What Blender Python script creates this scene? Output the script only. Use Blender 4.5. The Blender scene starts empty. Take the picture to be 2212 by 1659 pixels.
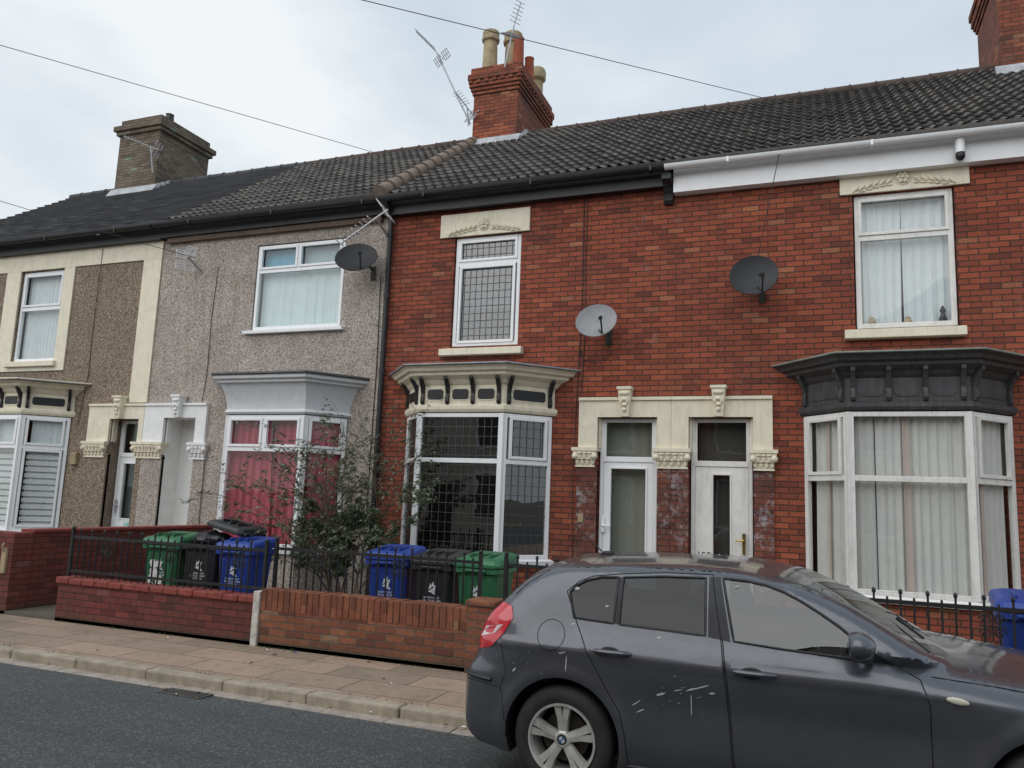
import bpy, math, random, bmesh
import numpy as np
from mathutils import Vector, Matrix, geometry
random.seed(7); np.random.seed(7)
SC=bpy.context.scene; COL=SC.collection
# ---------------------------------------------------------------- helpers
class MB:
    def __init__(s): s.v=[];s.f=[];s.m=[];s.cur=0
    def add(s,vs,fs):
        b=len(s.v); s.v+= [tuple(p) for p in vs]
        for f in fs: s.f.append(tuple(i+b for i in f)); s.m.append(s.cur)
    def obox(s,o,du,dn,u0,u1,n0,n1,z0,z1):
        P=lambda u,n,z:(o[0]+du[0]*u+dn[0]*n,o[1]+du[1]*u+dn[1]*n,z)
        s.add([P(u0,n0,z0),P(u1,n0,z0),P(u1,n1,z0),P(u0,n1,z0),P(u0,n0,z1),P(u1,n0,z1),P(u1,n1,z1),P(u0,n1,z1)],
              [(0,3,2,1),(4,5,6,7),(0,1,5,4),(1,2,6,5),(2,3,7,6),(3,0,4,7)])
    def box(s,x0,x1,y0,y1,z0,z1): s.obox((0,0),(1,0),(0,1),x0,x1,y0,y1,z0,z1)
    def quad(s,a,b,c,d): s.add([a,b,c,d],[(0,1,2,3)])
    def prism(s,A,B):
        n=len(A); s.add(list(A)+list(B),[tuple(range(n-1,-1,-1)),tuple(range(n,2*n))]+[(i,(i+1)%n,(i+1)%n+n,i+n) for i in range(n)])
    def tube(s,pts,r,n=8,cap=True):
        pts=[Vector(p) for p in pts]; m=len(pts)
        R=r if isinstance(r,(list,tuple)) else [r]*m
        vs=[];pu=None
        for i,p in enumerate(pts):
            t=(pts[min(i+1,m-1)]-pts[max(i-1,0)]); 
            if t.length<1e-9: t=Vector((0,0,1))
            t.normalize()
            if pu is None:
                a=Vector((0,0,1)) if abs(t.z)<.9 else Vector((1,0,0))
                pu=t.cross(a).normalized()
            u=(pu-t*pu.dot(t)); u=u.normalized() if u.length>1e-6 else t.orthogonal().normalized(); pu=u; w=t.cross(u)
            for k in range(n):
                a=2*math.pi*k/n; vs.append(p+u*(math.cos(a)*R[i])+w*(math.sin(a)*R[i]))
        fs=[(i*n+k,i*n+(k+1)%n,(i+1)*n+(k+1)%n,(i+1)*n+k) for i in range(m-1) for k in range(n)]
        if cap: fs+=[tuple(range(n-1,-1,-1)),tuple((m-1)*n+k for k in range(n))]
        s.add(vs,fs)
    def lathe(s,prof,n,M):
        vs=[];m=len(prof)
        for r,z in prof:
            for k in range(n):
                a=2*math.pi*k/n; vs.append(M@Vector((r*math.cos(a),r*math.sin(a),z)))
        fs=[(i*n+k,i*n+(k+1)%n,(i+1)*n+(k+1)%n,(i+1)*n+k) for i in range(m-1) for k in range(n)]
        s.add(vs,fs)
    def ell(s,c,rx,ry,rz,n=8,M=None):
        M=M or Matrix.Identity(3); c=Vector(c); vs=[]
        h=max(4,n//2+1)
        for i in range(h+1):
            t=math.pi*i/h
            for k in range(n):
                a=2*math.pi*k/n
                vs.append(c+M@Vector((rx*math.sin(t)*math.cos(a),ry*math.sin(t)*math.sin(a),rz*math.cos(t))))
        s.add(vs,[(i*n+k,i*n+(k+1)%n,(i+1)*n+(k+1)%n,(i+1)*n+k) for i in range(h) for k in range(n)])
    def build(s,name,mats,parent=None,smooth=False,bevel=0,local=False,ang=35,weld=False):
        me=bpy.data.meshes.new(name); me.from_pydata(s.v,[],s.f)
        if not isinstance(mats,(list,tuple)): mats=[mats]
        for m in mats: me.materials.append(m)
        me.polygons.foreach_set("material_index",s.m)
        bm=bmesh.new(); bm.from_mesh(me)
        if weld: bmesh.ops.remove_doubles(bm,verts=bm.verts,dist=.0005)
        bmesh.ops.recalc_face_normals(bm,faces=bm.faces); bm.to_mesh(me); bm.free()
        if smooth:
            me.polygons.foreach_set("use_smooth",[True]*len(me.polygons)); me.set_sharp_from_angle(angle=math.radians(ang))
        ob=bpy.data.objects.new(name,me); COL.objects.link(ob)
        if bevel:
            b=ob.modifiers.new("b","BEVEL"); b.width=bevel; b.segments=2; b.limit_method='ANGLE'; b.angle_limit=math.radians(40)
        if parent is not None: setp(ob,parent,local)
        return ob
def setp(ob,parent,local=False):
    ob.parent=parent
    if not local and parent.type=='EMPTY': ob.matrix_parent_inverse=Matrix.Translation(-parent.location)
def thing(name,label,cat,loc=(0,0,0),group=None):
    e=bpy.data.objects.new(name,None); e.empty_display_size=.2; e.location=loc; COL.objects.link(e); tag(e,label,cat,group); return e
def tag(o,label,cat,group=None):
    o["label"]=label;o["category"]=cat
    if group:o["group"]=group
    return o
def text(name,s,size,M,mat,parent,local=False,ext=.001):
    c=bpy.data.curves.new("t","FONT"); c.body=s; c.size=size; c.extrude=ext; c.align_x='CENTER'
    o=bpy.data.objects.new("t",c); COL.objects.link(o)
    dg=bpy.context.evaluated_depsgraph_get(); me=bpy.data.meshes.new_from_object(o.evaluated_get(dg))
    bpy.data.objects.remove(o); me.transform(M); me.materials.clear(); me.materials.append(mat)
    ob=bpy.data.objects.new(name,me); COL.objects.link(ob); setp(ob,parent,local); return ob
def TM(x,y,z): return Matrix.Translation((x,y,z))@Matrix.Rotation(math.pi/2,4,'X')
# ---------------------------------------------------------------- materials
def base(name):
    m=bpy.data.materials.new(name); m.use_nodes=True; nt=m.node_tree; b=nt.nodes["Principled BSDF"]; return m,nt,b
def N(nt,t,**k):
    n=nt.nodes.new(t)
    for a,b in k.items(): setattr(n,a,b)
    return n
def L(nt,a,b): nt.links.new(a,b)
def ramp(nt,fac,stops):
    r=N(nt,"ShaderNodeValToRGB"); e=r.color_ramp.elements
    while len(e)<len(stops): e.new(.5)
    for i,(p,c) in enumerate(stops): e[i].position=p; e[i].color=(c[0],c[1],c[2],1) if not isinstance(c,(int,float)) else (c,c,c,1)
    L(nt,fac,r.inputs[0]); return r.outputs[0]
def noise(nt,vec,scale,detail=4,rough=.6):
    n=N(nt,"ShaderNodeTexNoise"); n.inputs["Scale"].default_value=scale; n.inputs["Detail"].default_value=detail; n.inputs["Roughness"].default_value=rough
    L(nt,vec,n.inputs["Vector"]); return n
def mixc(nt,fac,a,b,bt='MIX'):
    m=N(nt,"ShaderNodeMix",data_type='RGBA',blend_type=bt)
    if isinstance(fac,(int,float)): m.inputs[0].default_value=fac
    else: L(nt,fac,m.inputs[0])
    for i,c in ((6,a),(7,b)):
        if isinstance(c,(tuple,list)): m.inputs[i].default_value=(c[0],c[1],c[2],1)
        else: L(nt,c,m.inputs[i])
    return m.outputs[2]
def math_(nt,op,a,b=None):
    n=N(nt,"ShaderNodeMath",operation=op)
    for i,c in enumerate((a,b)):
        if c is None: continue
        if isinstance(c,(int,float)): n.inputs[i].default_value=c
        else: L(nt,c,n.inputs[i])
    return n.outputs[0]
def bump(nt,b,h,strength=.3,dist=.01):
    n=N(nt,"ShaderNodeBump"); n.inputs["Strength"].default_value=strength; n.inputs["Distance"].default_value=dist
    L(nt,h,n.inputs["Height"]); L(nt,n.outputs[0],b.inputs["Normal"])
def paint(name,col,rough=.5,var=.25,streak=.3,bmp=.15,metal=0,scale=6,dirt=(.12,.10,.08),coat=0):
    m,nt,b=base(name); tc=N(nt,"ShaderNodeTexCoord").outputs["Object"]
    n1=noise(nt,tc,scale,6); c=mixc(nt,ramp(nt,n1.outputs[0],[(.35,0),(.7,1)]),tuple(x*(1-var) for x in col),tuple(min(1,x*(1+var*.4)) for x in col))
    if streak:
        mp=N(nt,"ShaderNodeMapping"); mp.inputs["Scale"].default_value=(9,9,1.1); L(nt,tc,mp.inputs[0])
        n2=noise(nt,mp.outputs[0],2.2,8,.7)
        f=ramp(nt,n2.outputs[0],[(.50,0),(.78,streak)]); c=mixc(nt,f,c,dirt)
    L(nt,c,b.inputs["Base Color"]); b.inputs["Roughness"].default_value=rough; b.inputs["Metallic"].default_value=metal
    if coat: b.inputs["Coat Weight"].default_value=coat
    if bmp: n3=noise(nt,tc,60,4); bump(nt,b,n3.outputs[0],bmp,.004)
    return m
def brick(name,c1,c2,mortar,w=.24,h=.08,ms=.008,dark=.45,worn=.005,soldier=False,patch=None,moss=0,salt=0):
    m,nt,b=base(name); tc=N(nt,"ShaderNodeTexCoord").outputs["Object"]
    sp=N(nt,"ShaderNodeSeparateXYZ"); L(nt,tc,sp.inputs[0])
    ad=N(nt,"ShaderNodeMath",operation='ADD'); L(nt,sp.outputs[0],ad.inputs[0]); L(nt,sp.outputs[1],ad.inputs[1])
    cb=N(nt,"ShaderNodeCombineXYZ")
    if soldier: L(nt,sp.outputs[2],cb.inputs[0]); L(nt,ad.outputs[0],cb.inputs[1])
    else: L(nt,ad.outputs[0],cb.inputs[0]); L(nt,sp.outputs[2],cb.inputs[1])
    nz=noise(nt,tc,16,4,.7); vm=N(nt,"ShaderNodeVectorMath",operation='MULTIPLY_ADD'); L(nt,nz.outputs["Color"],vm.inputs[0]); vm.inputs[1].default_value=(worn*4,worn*3,0); L(nt,cb.outputs[0],vm.inputs[2])
    bt=N(nt,"ShaderNodeTexBrick"); L(nt,vm.outputs[0],bt.inputs["Vector"])
    for k,v in (("Scale",1),("Mortar Size",ms),("Mortar Smooth",.35),("Bias",0),("Brick Width",w),("Row Height",h)): bt.inputs[k].default_value=v
    bt.inputs["Color1"].default_value=(*c1,1); bt.inputs["Color2"].default_value=(*c2,1); bt.inputs["Mortar"].default_value=(*mortar,1)
    b2=N(nt,"ShaderNodeTexBrick")
    for k,v in (("Scale",1),("Mortar Size",0),("Bias",0),("Brick Width",w),("Row Height",h)): b2.inputs[k].default_value=v
    b2.inputs["Color1"].default_value=(0,0,0,1); b2.inputs["Color2"].default_value=(1,1,1,1)
    vm2=N(nt,"ShaderNodeVectorMath",operation='ADD'); L(nt,vm.outputs[0],vm2.inputs[0]); vm2.inputs[1].default_value=(w*32,h*44,0); L(nt,vm2.outputs[0],b2.inputs["Vector"])
    tint=ramp(nt,b2.outputs[0],[(0,(.5,.5,.54)),(.2,(.78,.72,.72)),(.45,(.95,.92,.9)),(.8,(1.05,1.08,1.05)),(.96,(1.12,1.25,1.2)),(1,(1.2,2.1,2.2))])
    c=mixc(nt,.9,bt.outputs[0],tint,'MULTIPLY')
    n1=noise(nt,tc,.8,8,.7); c=mixc(nt,ramp(nt,n1.outputs[0],[(.42,0),(.72,dark)]),c,(.055,.035,.03))
    n4=noise(nt,tc,38,6,.75); c=mixc(nt,ramp(nt,n4.outputs[0],[(.40,0),(.70,.6)]),c,(.085,.045,.035))
    n6=noise(nt,tc,23,4,.7); c=mixc(nt,ramp(nt,n6.outputs[0],[(.58,0),(.8,.38)]),c,(.44,.21,.12))
    n5=noise(nt,tc,1.7,9,.78); c=mixc(nt,ramp(nt,n5.outputs[0],[(.60,0),(.80,.5)]),c,patch or (.38,.32,.30))
    if salt:
        n7=noise(nt,tc,5,9,.8); c=mixc(nt,ramp(nt,n7.outputs[0],[(.52,0),(.68,.75)]),c,(.58,.57,.60))
    if moss:
        g=N(nt,"ShaderNodeMapRange"); L(nt,sp.outputs[2],g.inputs[0]); g.inputs[1].default_value=.1; g.inputs[2].default_value=.1+moss; g.inputs[3].default_value=.95; g.inputs[4].default_value=0
        c=mixc(nt,math_(nt,'MULTIPLY',g.outputs[0],ramp(nt,n1.outputs[0],[(.3,.3),(.7,1)])),c,(.055,.06,.035))
    L(nt,c,b.inputs["Base Color"]); b.inputs["Roughness"].default_value=.9
    inv=math_(nt,'SUBTRACT',1,bt.outputs["Fac"])
    a2=N(nt,"ShaderNodeMath",operation='MULTIPLY_ADD'); L(nt,n4.outputs[0],a2.inputs[0]); a2.inputs[1].default_value=.7; L(nt,inv,a2.inputs[2])
    bump(nt,b,a2.outputs[0],1.0,.018); return m
def pebble(name,stops,scale=75):
    m,nt,b=base(name); tc=N(nt,"ShaderNodeTexCoord").outputs["Object"]
    v=N(nt,"ShaderNodeTexVoronoi"); v.inputs["Scale"].default_value=scale; L(nt,tc,v.inputs["Vector"])
    sp=N(nt,"ShaderNodeSeparateColor"); L(nt,v.outputs["Color"],sp.inputs[0])
    c=ramp(nt,sp.outputs[0],stops)
    n1=noise(nt,tc,1.3,7); c=mixc(nt,ramp(nt,n1.outputs[0],[(.4,0),(.8,.45)]),c,(.15,.11,.085))
    mp=N(nt,"ShaderNodeMapping"); mp.inputs["Scale"].default_value=(5,5,.5); L(nt,tc,mp.inputs[0]); n2=noise(nt,mp.outputs[0],1.6,7)
    c=mixc(nt,ramp(nt,n2.outputs[0],[(.5,0),(.8,.5)]),c,(.18,.14,.11))
    L(nt,c,b.inputs["Base Color"]); b.inputs["Roughness"].default_value=.9
    iv=N(nt,"ShaderNodeMath",operation='SUBTRACT'); iv.inputs[0].default_value=1; L(nt,v.outputs["Distance"],iv.inputs[1])
    bump(nt,b,iv.outputs[0],.8,.01); return m
def glassm(name,tint=(.92,.95,.95),f0=.07,rough=.01,wob=.02):
    m=bpy.data.materials.new(name); m.use_nodes=True; nt=m.node_tree; nt.nodes.clear()
    o=N(nt,"ShaderNodeOutputMaterial"); mx=N(nt,"ShaderNodeMixShader"); t=N(nt,"ShaderNodeBsdfTransparent"); g=N(nt,"ShaderNodeBsdfGlossy"); ge=N(nt,"ShaderNodeNewGeometry")
    t.inputs[0].default_value=(*tint,1); g.inputs["Roughness"].default_value=rough
    dt=N(nt,"ShaderNodeVectorMath",operation='DOT_PRODUCT'); L(nt,ge.outputs["Incoming"],dt.inputs[0]); L(nt,ge.outputs["Normal"],dt.inputs[1])
    k=math_(nt,'POWER',math_(nt,'SUBTRACT',1,math_(nt,'ABSOLUTE',dt.outputs["Value"])),5)
    fac=math_(nt,'ADD',math_(nt,'MULTIPLY',k,1-f0),f0)
    tc=N(nt,"ShaderNodeTexCoord").outputs["Object"]; n=noise(nt,tc,2.5,2); bp=N(nt,"ShaderNodeBump"); bp.inputs["Strength"].default_value=wob; bp.inputs["Distance"].default_value=.05; L(nt,n.outputs[0],bp.inputs["Height"]); L(nt,bp.outputs[0],g.inputs["Normal"])
    L(nt,fac,mx.inputs[0]); L(nt,t.outputs[0],mx.inputs[1]); L(nt,g.outputs[0],mx.inputs[2]); L(nt,mx.outputs[0],o.inputs[0]); return m
def cloth(name,col,trans=.4):
    m,nt,b=base(name); tc=N(nt,"ShaderNodeTexCoord").outputs["Object"]; n=noise(nt,tc,5,5)
    c=mixc(nt,n.outputs[0],tuple(x*.8 for x in col),col); L(nt,c,b.inputs["Base Color"]); b.inputs["Roughness"].default_value=.9; return m

M_brick=brick("red_brick",(.47,.108,.050),(.33,.072,.036),(.075,.043,.035))
M_brickS=brick("salt_stained_brick",(.30,.085,.05),(.20,.06,.04),(.10,.06,.05),dark=.7,salt=1)
M_brickC=brick("chimney_brick",(.50,.135,.06),(.36,.08,.038),(.13,.08,.06),dark=.85)
M_brickO=brick("orange_brick",(.40,.14,.07),(.29,.095,.05),(.20,.145,.105),w=.23,h=.078,patch=(.14,.13,.07),ms=.009,moss=.18,dark=.4)
M_brickR=brick("painted_red_brick",(.27,.052,.042),(.20,.043,.036),(.10,.03,.025),w=.23,h=.078,ms=.007,patch=(.30,.19,.15),moss=.15,dark=.6)
M_stackG=brick("weathered_stack",(.20,.17,.125),(.25,.21,.155),(.14,.12,.09),dark=.6,patch=(.30,.12,.06))
M_pebG=pebble("grey_pebbledash",[(0,(.15,.115,.09)),(.25,(.34,.27,.215)),(.5,(.48,.41,.36)),(.8,(.59,.53,.48)),(1,(.72,.69,.66))])
M_pebB=pebble("brown_pebbledash",[(0,(.06,.045,.03)),(.3,(.18,.13,.09)),(.6,(.30,.22,.15)),(.85,(.42,.34,.26)),(1,(.55,.5,.42))])
M_cream=paint("cream_paint",(.85,.78,.61),.6,.1,.25,.3)
M_white=paint("white_paint",(.87,.87,.86),.45,.06,.12,.15)
M_upvc=paint("white_upvc",(.90,.91,.92),.25,.03,.08,0)
M_oldwhite=paint("old_white",(.84,.83,.79),.45,.10,.32,.2)
M_whitewash=paint("whitewash",(.84,.83,.81),.8,.06,.12,.5)
M_black=paint("black_paint",(.018,.018,.02),.45,.3,.1,.2)
M_char=paint("charcoal_paint",(.06,.06,.063),.5,.25,.40,.4,dirt=(.24,.23,.21))
M_greyp=paint("light_grey_paint",(.72,.74,.76),.55,.06,.2,.2)
M_lead=paint("lead",(.28,.30,.32),.5,.3,.5,.4,dirt=(.12,.14,.05))
M_moss=paint("mossy_lead",(.22,.24,.22),.8,.3,.9,.6,dirt=(.15,.17,.04))
M_stone=paint("chimney_pot_clay",(.46,.37,.22),.8,.3,.5,.4)
M_terra=paint("terracotta",(.40,.10,.05),.8,.2,.3,.3)
M_ridge=paint("ridge_concrete",(.26,.20,.16),.9,.35,.5,.6)
M_ridgeD=paint("dark_ridge_tile",(.10,.07,.06),.9,.35,.5,.6)
M_glass=glassm("window_glass"); M_glassD=glassm("leaded_window_glass",(.45,.48,.48),.17)
M_carglass=glassm("car_glass",(.50,.56,.55),.12,wob=.01); M_carglassD=glassm("tinted_car_glass",(.16,.18,.19),.05,wob=.01); M_windscr=glassm("windscreen_glass",(.40,.46,.44),.08,wob=.01)
M_lace=cloth("net_curtain",(.84,.87,.88)); M_red=cloth("red_curtain",(.56,.10,.14)); M_grey=cloth("grey_curtain",(.80,.77,.73)); M_pink=cloth("pink_curtain",(.70,.55,.50)); M_blue=cloth("blue_curtain",(.15,.45,.60)); M_aqua=cloth("pale_aqua_net",(.74,.86,.86))
M_blind=cloth("blind",(.86,.86,.84))
M_room=paint("room_wall",(.22,.19,.15),.9,.1,0,0)
M_leadbar=paint("lead_strip",(.08,.08,.085),.5,.1,0,0)
M_steel=paint("galvanised",(.50,.51,.53),.4,.2,.2,0,metal=.4)
M_alum=paint("aluminium",(.78,.79,.81),.4,.1,.1,0,metal=.2)
M_dishB=paint("black_dish",(.022,.023,.027),.6,.2,.1,0); M_dishG=paint("grey_dish",(.30,.30,.31),.55,.15,.3,0)
M_cable=paint("cable",(.03,.03,.03),.6,.1,0,0)
M_lead2=paint("new_lead",(.50,.52,.55),.5,.3,.3,.3)
def tilem(name,dark,light):
    m,nt,b=base(name); a=N(nt,"ShaderNodeAttribute",attribute_name="tone"); tc=N(nt,"ShaderNodeTexCoord").outputs["Object"]
    n=noise(nt,tc,22,6,.75); n1=noise(nt,tc,.9,6)
    ad=N(nt,"ShaderNodeMath",operation='MULTIPLY_ADD'); L(nt,n.outputs[0],ad.inputs[0]); ad.inputs[1].default_value=.7; L(nt,a.outputs["Fac"],ad.inputs[2])
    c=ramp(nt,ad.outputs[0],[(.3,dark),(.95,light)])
    c=mixc(nt,ramp(nt,n1.outputs[0],[(.5,0),(.8,.5)]),c,tuple(x*.6 for x in dark))
    n5=noise(nt,tc,3.5,6,.8); c=mixc(nt,ramp(nt,n5.outputs[0],[(.68,0),(.8,.5)]),c,(.16,.15,.04))
    L(nt,c,b.inputs["Base Color"]); b.inputs["Roughness"].default_value=.8; bump(nt,b,n.outputs[0],.4,.006); return m
M_tile=tilem("concrete_tile",(.024,.023,.025),(.18,.16,.14)); M_slate=tilem("slate",(.055,.057,.063),(.19,.19,.20))

# ---------------------------------------------------------------- camera, light, world
F=1700.;yaw,pit,rol=[math.radians(a) for a in (21.246,8.322,2.205)]
f=Vector((-math.sin(yaw)*math.cos(pit),math.cos(yaw)*math.cos(pit),math.sin(pit)))
r0=f.cross(Vector((0,0,1))).normalized(); u0=r0.cross(f)
r=r0*math.cos(rol)+u0*math.sin(rol); u=u0*math.cos(rol)-r0*math.sin(rol)
cam=bpy.data.cameras.new("camera"); cam.sensor_width=36; cam.lens=36*F/2212; cam.clip_end=2000; cam.clip_start=.05
co=bpy.data.objects.new("camera",cam); COL.objects.link(co)
co.matrix_world=Matrix(((r.x,u.x,-f.x,0),(r.y,u.y,-f.y,0),(r.z,u.z,-f.z,1.85),(0,0,0,1))); SC.camera=co
w=bpy.data.worlds.new("World"); SC.world=w; w.use_nodes=True; nt=w.node_tree; nt.nodes.clear()
out=N(nt,"ShaderNodeOutputWorld"); mx=N(nt,"ShaderNodeMixShader"); b1=N(nt,"ShaderNodeBackground"); b2=N(nt,"ShaderNodeBackground")
sk=N(nt,"ShaderNodeTexSky",sky_type='NISHITA'); sk.sun_disc=False; sk.sun_elevation=math.radians(44); sk.sun_rotation=math.radians(200)
L(nt,sk.outputs[0],b1.inputs[0]); b1.inputs[1].default_value=.1
tc=N(nt,"ShaderNodeTexCoord"); mp=N(nt,"ShaderNodeMapping"); mp.inputs["Scale"].default_value=(1,1,2.2); mp.inputs["Location"].default_value=(.3,.1,.2); L(nt,tc.outputs["Generated"],mp.inputs[0])
nn=noise(nt,mp.outputs[0],1.6,6,.5)
sx=N(nt,"ShaderNodeSeparateXYZ"); L(nt,tc.outputs["Generated"],sx.inputs[0])
ff=math_(nt,'SUBTRACT',math_(nt,'SUBTRACT',nn.outputs[0],math_(nt,'MULTIPLY',sx.outputs[2],.22)),math_(nt,'MULTIPLY',sx.outputs[0],.10))
L(nt,ramp(nt,ff,[(.27,(.54,.63,.72)),(.42,(.66,.735,.80)),(.56,(.88,.91,.93))]),b2.inputs[0]); b2.inputs[1].default_value=1.08
mx.inputs[0].default_value=.92; L(nt,b1.outputs[0],mx.inputs[1]); L(nt,b2.outputs[0],mx.inputs[2]); L(nt,mx.outputs[0],out.inputs[0])
sd=bpy.data.lights.new("sun","SUN"); sd.energy=1.5; sd.angle=math.radians(75); sd.color=(1,.97,.93)
so=bpy.data.objects.new("sun",sd); COL.objects.link(so)
az=math.radians(200); el=math.radians(44); dirs=Vector((math.sin(az)*math.cos(el),math.cos(az)*math.cos(el),math.sin(el)))
so.rotation_euler=dirs.to_track_quat('Z','Y').to_euler(); so.location=(0,0,20)
SC.view_settings.view_transform='Standard'; SC.view_settings.look='None'; SC.view_settings.exposure=0

# ---------------------------------------------------------------- ground
def groundm(name,c1,c2,scale,bm=.5,dist=.01,extra=None):
    m,nt,b=base(name); tc=N(nt,"ShaderNodeTexCoord").outputs["Object"]; n=noise(nt,tc,scale,6,.75); n1=noise(nt,tc,.7,5)
    c=mixc(nt,ramp(nt,n.outputs[0],[(.3,0),(.7,1)]),c1,c2); c=mixc(nt,ramp(nt,n1.outputs[0],[(.4,0),(.8,.4)]),c,tuple(x*.65 for x in c1))
    if extra: c=extra(nt,tc,c,b)
    L(nt,c,b.inputs["Base Color"]); b.inputs["Roughness"].default_value=.85
    if bm: bump(nt,b,n.outputs[0],bm,dist)
    return m
def asx(nt,tc,c,b):
    v=N(nt,"ShaderNodeTexVoronoi"); v.inputs["Scale"].default_value=80; L(nt,tc,v.inputs["Vector"]); sp=N(nt,"ShaderNodeSeparateColor"); L(nt,v.outputs["Color"],sp.inputs[0])
    c=mixc(nt,ramp(nt,sp.outputs[0],[(.75,0),(1,.75)]),c,(.24,.24,.23))
    mp=N(nt,"ShaderNodeMapping"); mp.inputs["Scale"].default_value=(.15,2.5,1); L(nt,tc,mp.inputs[0]); n2=noise(nt,mp.outputs[0],1.2,5)
    return mixc(nt,ramp(nt,n2.outputs[0],[(.45,0),(.75,.35)]),c,(.035,.038,.04))
M_asph=groundm("asphalt",(.045,.049,.051),(.11,.117,.119),60,.9,.014,asx)
M_earth=groundm("earth",(.09,.075,.055),(.17,.15,.12),30)
def slabx(nt,tc,c,b):
    bt=N(nt,"ShaderNodeTexBrick"); L(nt,tc,bt.inputs["Vector"])
    for k,v in (("Scale",1),("Mortar Size",.008),("Mortar Smooth",.3),("Brick Width",.9),("Row Height",.455)): bt.inputs[k].default_value=v
    bt.inputs["Color1"].default_value=(.72,.74,.72,1); bt.inputs["Color2"].default_value=(1.1,1.06,1.02,1); bt.inputs["Mortar"].default_value=(.22,.25,.17,1)
    c=mixc(nt,.95,c,bt.outputs[0],'MULTIPLY'); n=noise(nt,tc,1.6,8,.78)
    c=mixc(nt,ramp(nt,n.outputs[0],[(.52,0),(.72,.6)]),c,(.10,.12,.05)); n2=noise(nt,tc,9,6,.8)
    return mixc(nt,ramp(nt,n2.outputs[0],[(.50,0),(.75,.6)]),c,(.10,.08,.06))
M_slab=groundm("paving_slabs",(.33,.235,.17),(.46,.35,.27),70,.4,.006,slabx)
M_kerb=paint("kerb_stone",(.42,.355,.27),.85,.3,.5,.6,dirt=(.12,.12,.06))
M_gstone=paint("gutter_stone",(.42,.36,.30),.85,.3,.7,.6)
def sheet(name,pts,mat,kind="structure"):
    b=MB(); b.add(pts,[tuple(range(len(pts)))]); o=b.build(name,mat); o["kind"]=kind; return o
sheet("ground",[(-900,-900,-.06),(900,-900,-.06),(900,900,-.06),(-900,900,-.06)],M_earth)
b=MB(); prof=[(6.0,.004),(5.2,.04),(4.2,.06),(2.6,.07),(1,.06),(-.6,.03),(-1.4,0)]
for i in range(len(prof)-1):
    for k in range(40):
        x0=-70+k*3.5; b.quad((x0,prof[i][0],prof[i][1]),(x0+3.5,prof[i][0],prof[i][1]),(x0+3.5,prof[i+1][0],prof[i+1][1]),(x0,prof[i+1][0],prof[i+1][1]))
o=b.build("road",M_asph,smooth=True,weld=True); o["kind"]="structure"
b=MB(); x=-60
while x<40:
    l=.6+random.uniform(-.05,.05); b.box(x+.004,x+l-.004,5.95+random.uniform(-.01,.01),6.12,-.05,.014+random.uniform(-.003,.003)); x+=l
o=b.build("gutter_stones",M_gstone,bevel=.005); o["kind"]="structure"
b=MB(); x=-60
while x<40:
    l=.915; dz=random.uniform(-.005,.005); b.box(x+.005,x+l-.005,6.10+random.uniform(-.008,.008),6.25,-.05,.105+dz); x+=l
o=b.build("kerb",M_kerb,bevel=.018); o["kind"]="structure"
b=MB(); b.box(-60,40,6.25,7.62,-.05,.098); o=b.build("pavement",M_slab); o["kind"]="structure"
b=MB(); b.box(-60,40,7.62,19,-.05,.14); o=b.build("garden_ground",M_earth); o["kind"]="structure"
b=MB(); b.box(-60,40,-3.2,-1.4,-.05,.10); o=b.build("far_pavement",M_slab); o["kind"]="structure"
b=MB(); rn=random.Random(4)
for k in range(900):
    x=rn.uniform(-11,-2.6); y=7.59+rn.gauss(0,.02) if k%3 else 6.26+rn.gauss(0,.01)
    if -10<x<-9.15 and y>7: y+=.1
    if math.sin(x*3.1)+math.sin(x*7.7+1)<.3: continue
    h=rn.uniform(.008,.035); a=rn.uniform(0,6.28); dx,dy=math.cos(a)*h*.5,math.sin(a)*h*.5
    b.add([(x-dy*.3,y+dx*.3,.098),(x+dy*.3,y-dx*.3,.098),(x+dx,y+dy,.098+h)],[(0,1,2)])
o=b.build("weeds",paint("weed_green",(.09,.12,.04),.8,.3,0,0)); o["kind"]="stuff"

# ---------------------------------------------------------------- architecture helpers
YF=11.5
def wall(b,x0,x1,z0,z1,holes,y=YF,dep=.14,back=True):
    xs=sorted({x0,x1}|{h[0] for h in holes}|{h[1] for h in holes}); zs=sorted({z0,z1}|{h[2] for h in holes}|{h[3] for h in holes})
    for i in range(len(xs)-1):
        for j in range(len(zs)-1):
            cx=(xs[i]+xs[i+1])/2; cz=(zs[j]+zs[j+1])/2
            if any(h[0]<cx<h[1] and h[2]<cz<h[3] for h in holes): continue
            b.quad((xs[i],y,zs[j]),(xs[i+1],y,zs[j]),(xs[i+1],y,zs[j+1]),(xs[i],y,zs[j+1]))
    for h in holes:
        d=h[4] if len(h)>4 else dep
        a,c,e,g=h[:4]
        b.quad((a,y,e),(a,y+d,e),(a,y+d,g),(a,y,g)); b.quad((c,y,e),(c,y+d,e),(c,y+d,g),(c,y,g))
        b.quad((a,y,g),(c,y,g),(c,y+d,g),(a,y+d,g)); b.quad((a,y,e),(c,y,e),(c,y+d,e),(a,y+d,e))
    if back:
        b.quad((x0,y,z0),(x0,19,z0),(x0,19,z1),(x0,y,z1)); b.quad((x1,y,z0),(x1,19,z0),(x1,19,z1),(x1,y,z1)); b.quad((x0,19,z0),(x1,19,z0),(x1,19,z1),(x0,19,z1))
        for X in (x0+.003,x1-.003): b.add([(X,y+.02,z1),(X,19,z1),(X,15.3,9.72)],[(0,1,2)])
def pilaster(parent,x0,x1,mat):
    b=MB(); b.box(x0,x1,YF-.03,YF+.05,.14,2.42); b.build("pilaster",mat,parent)
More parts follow.
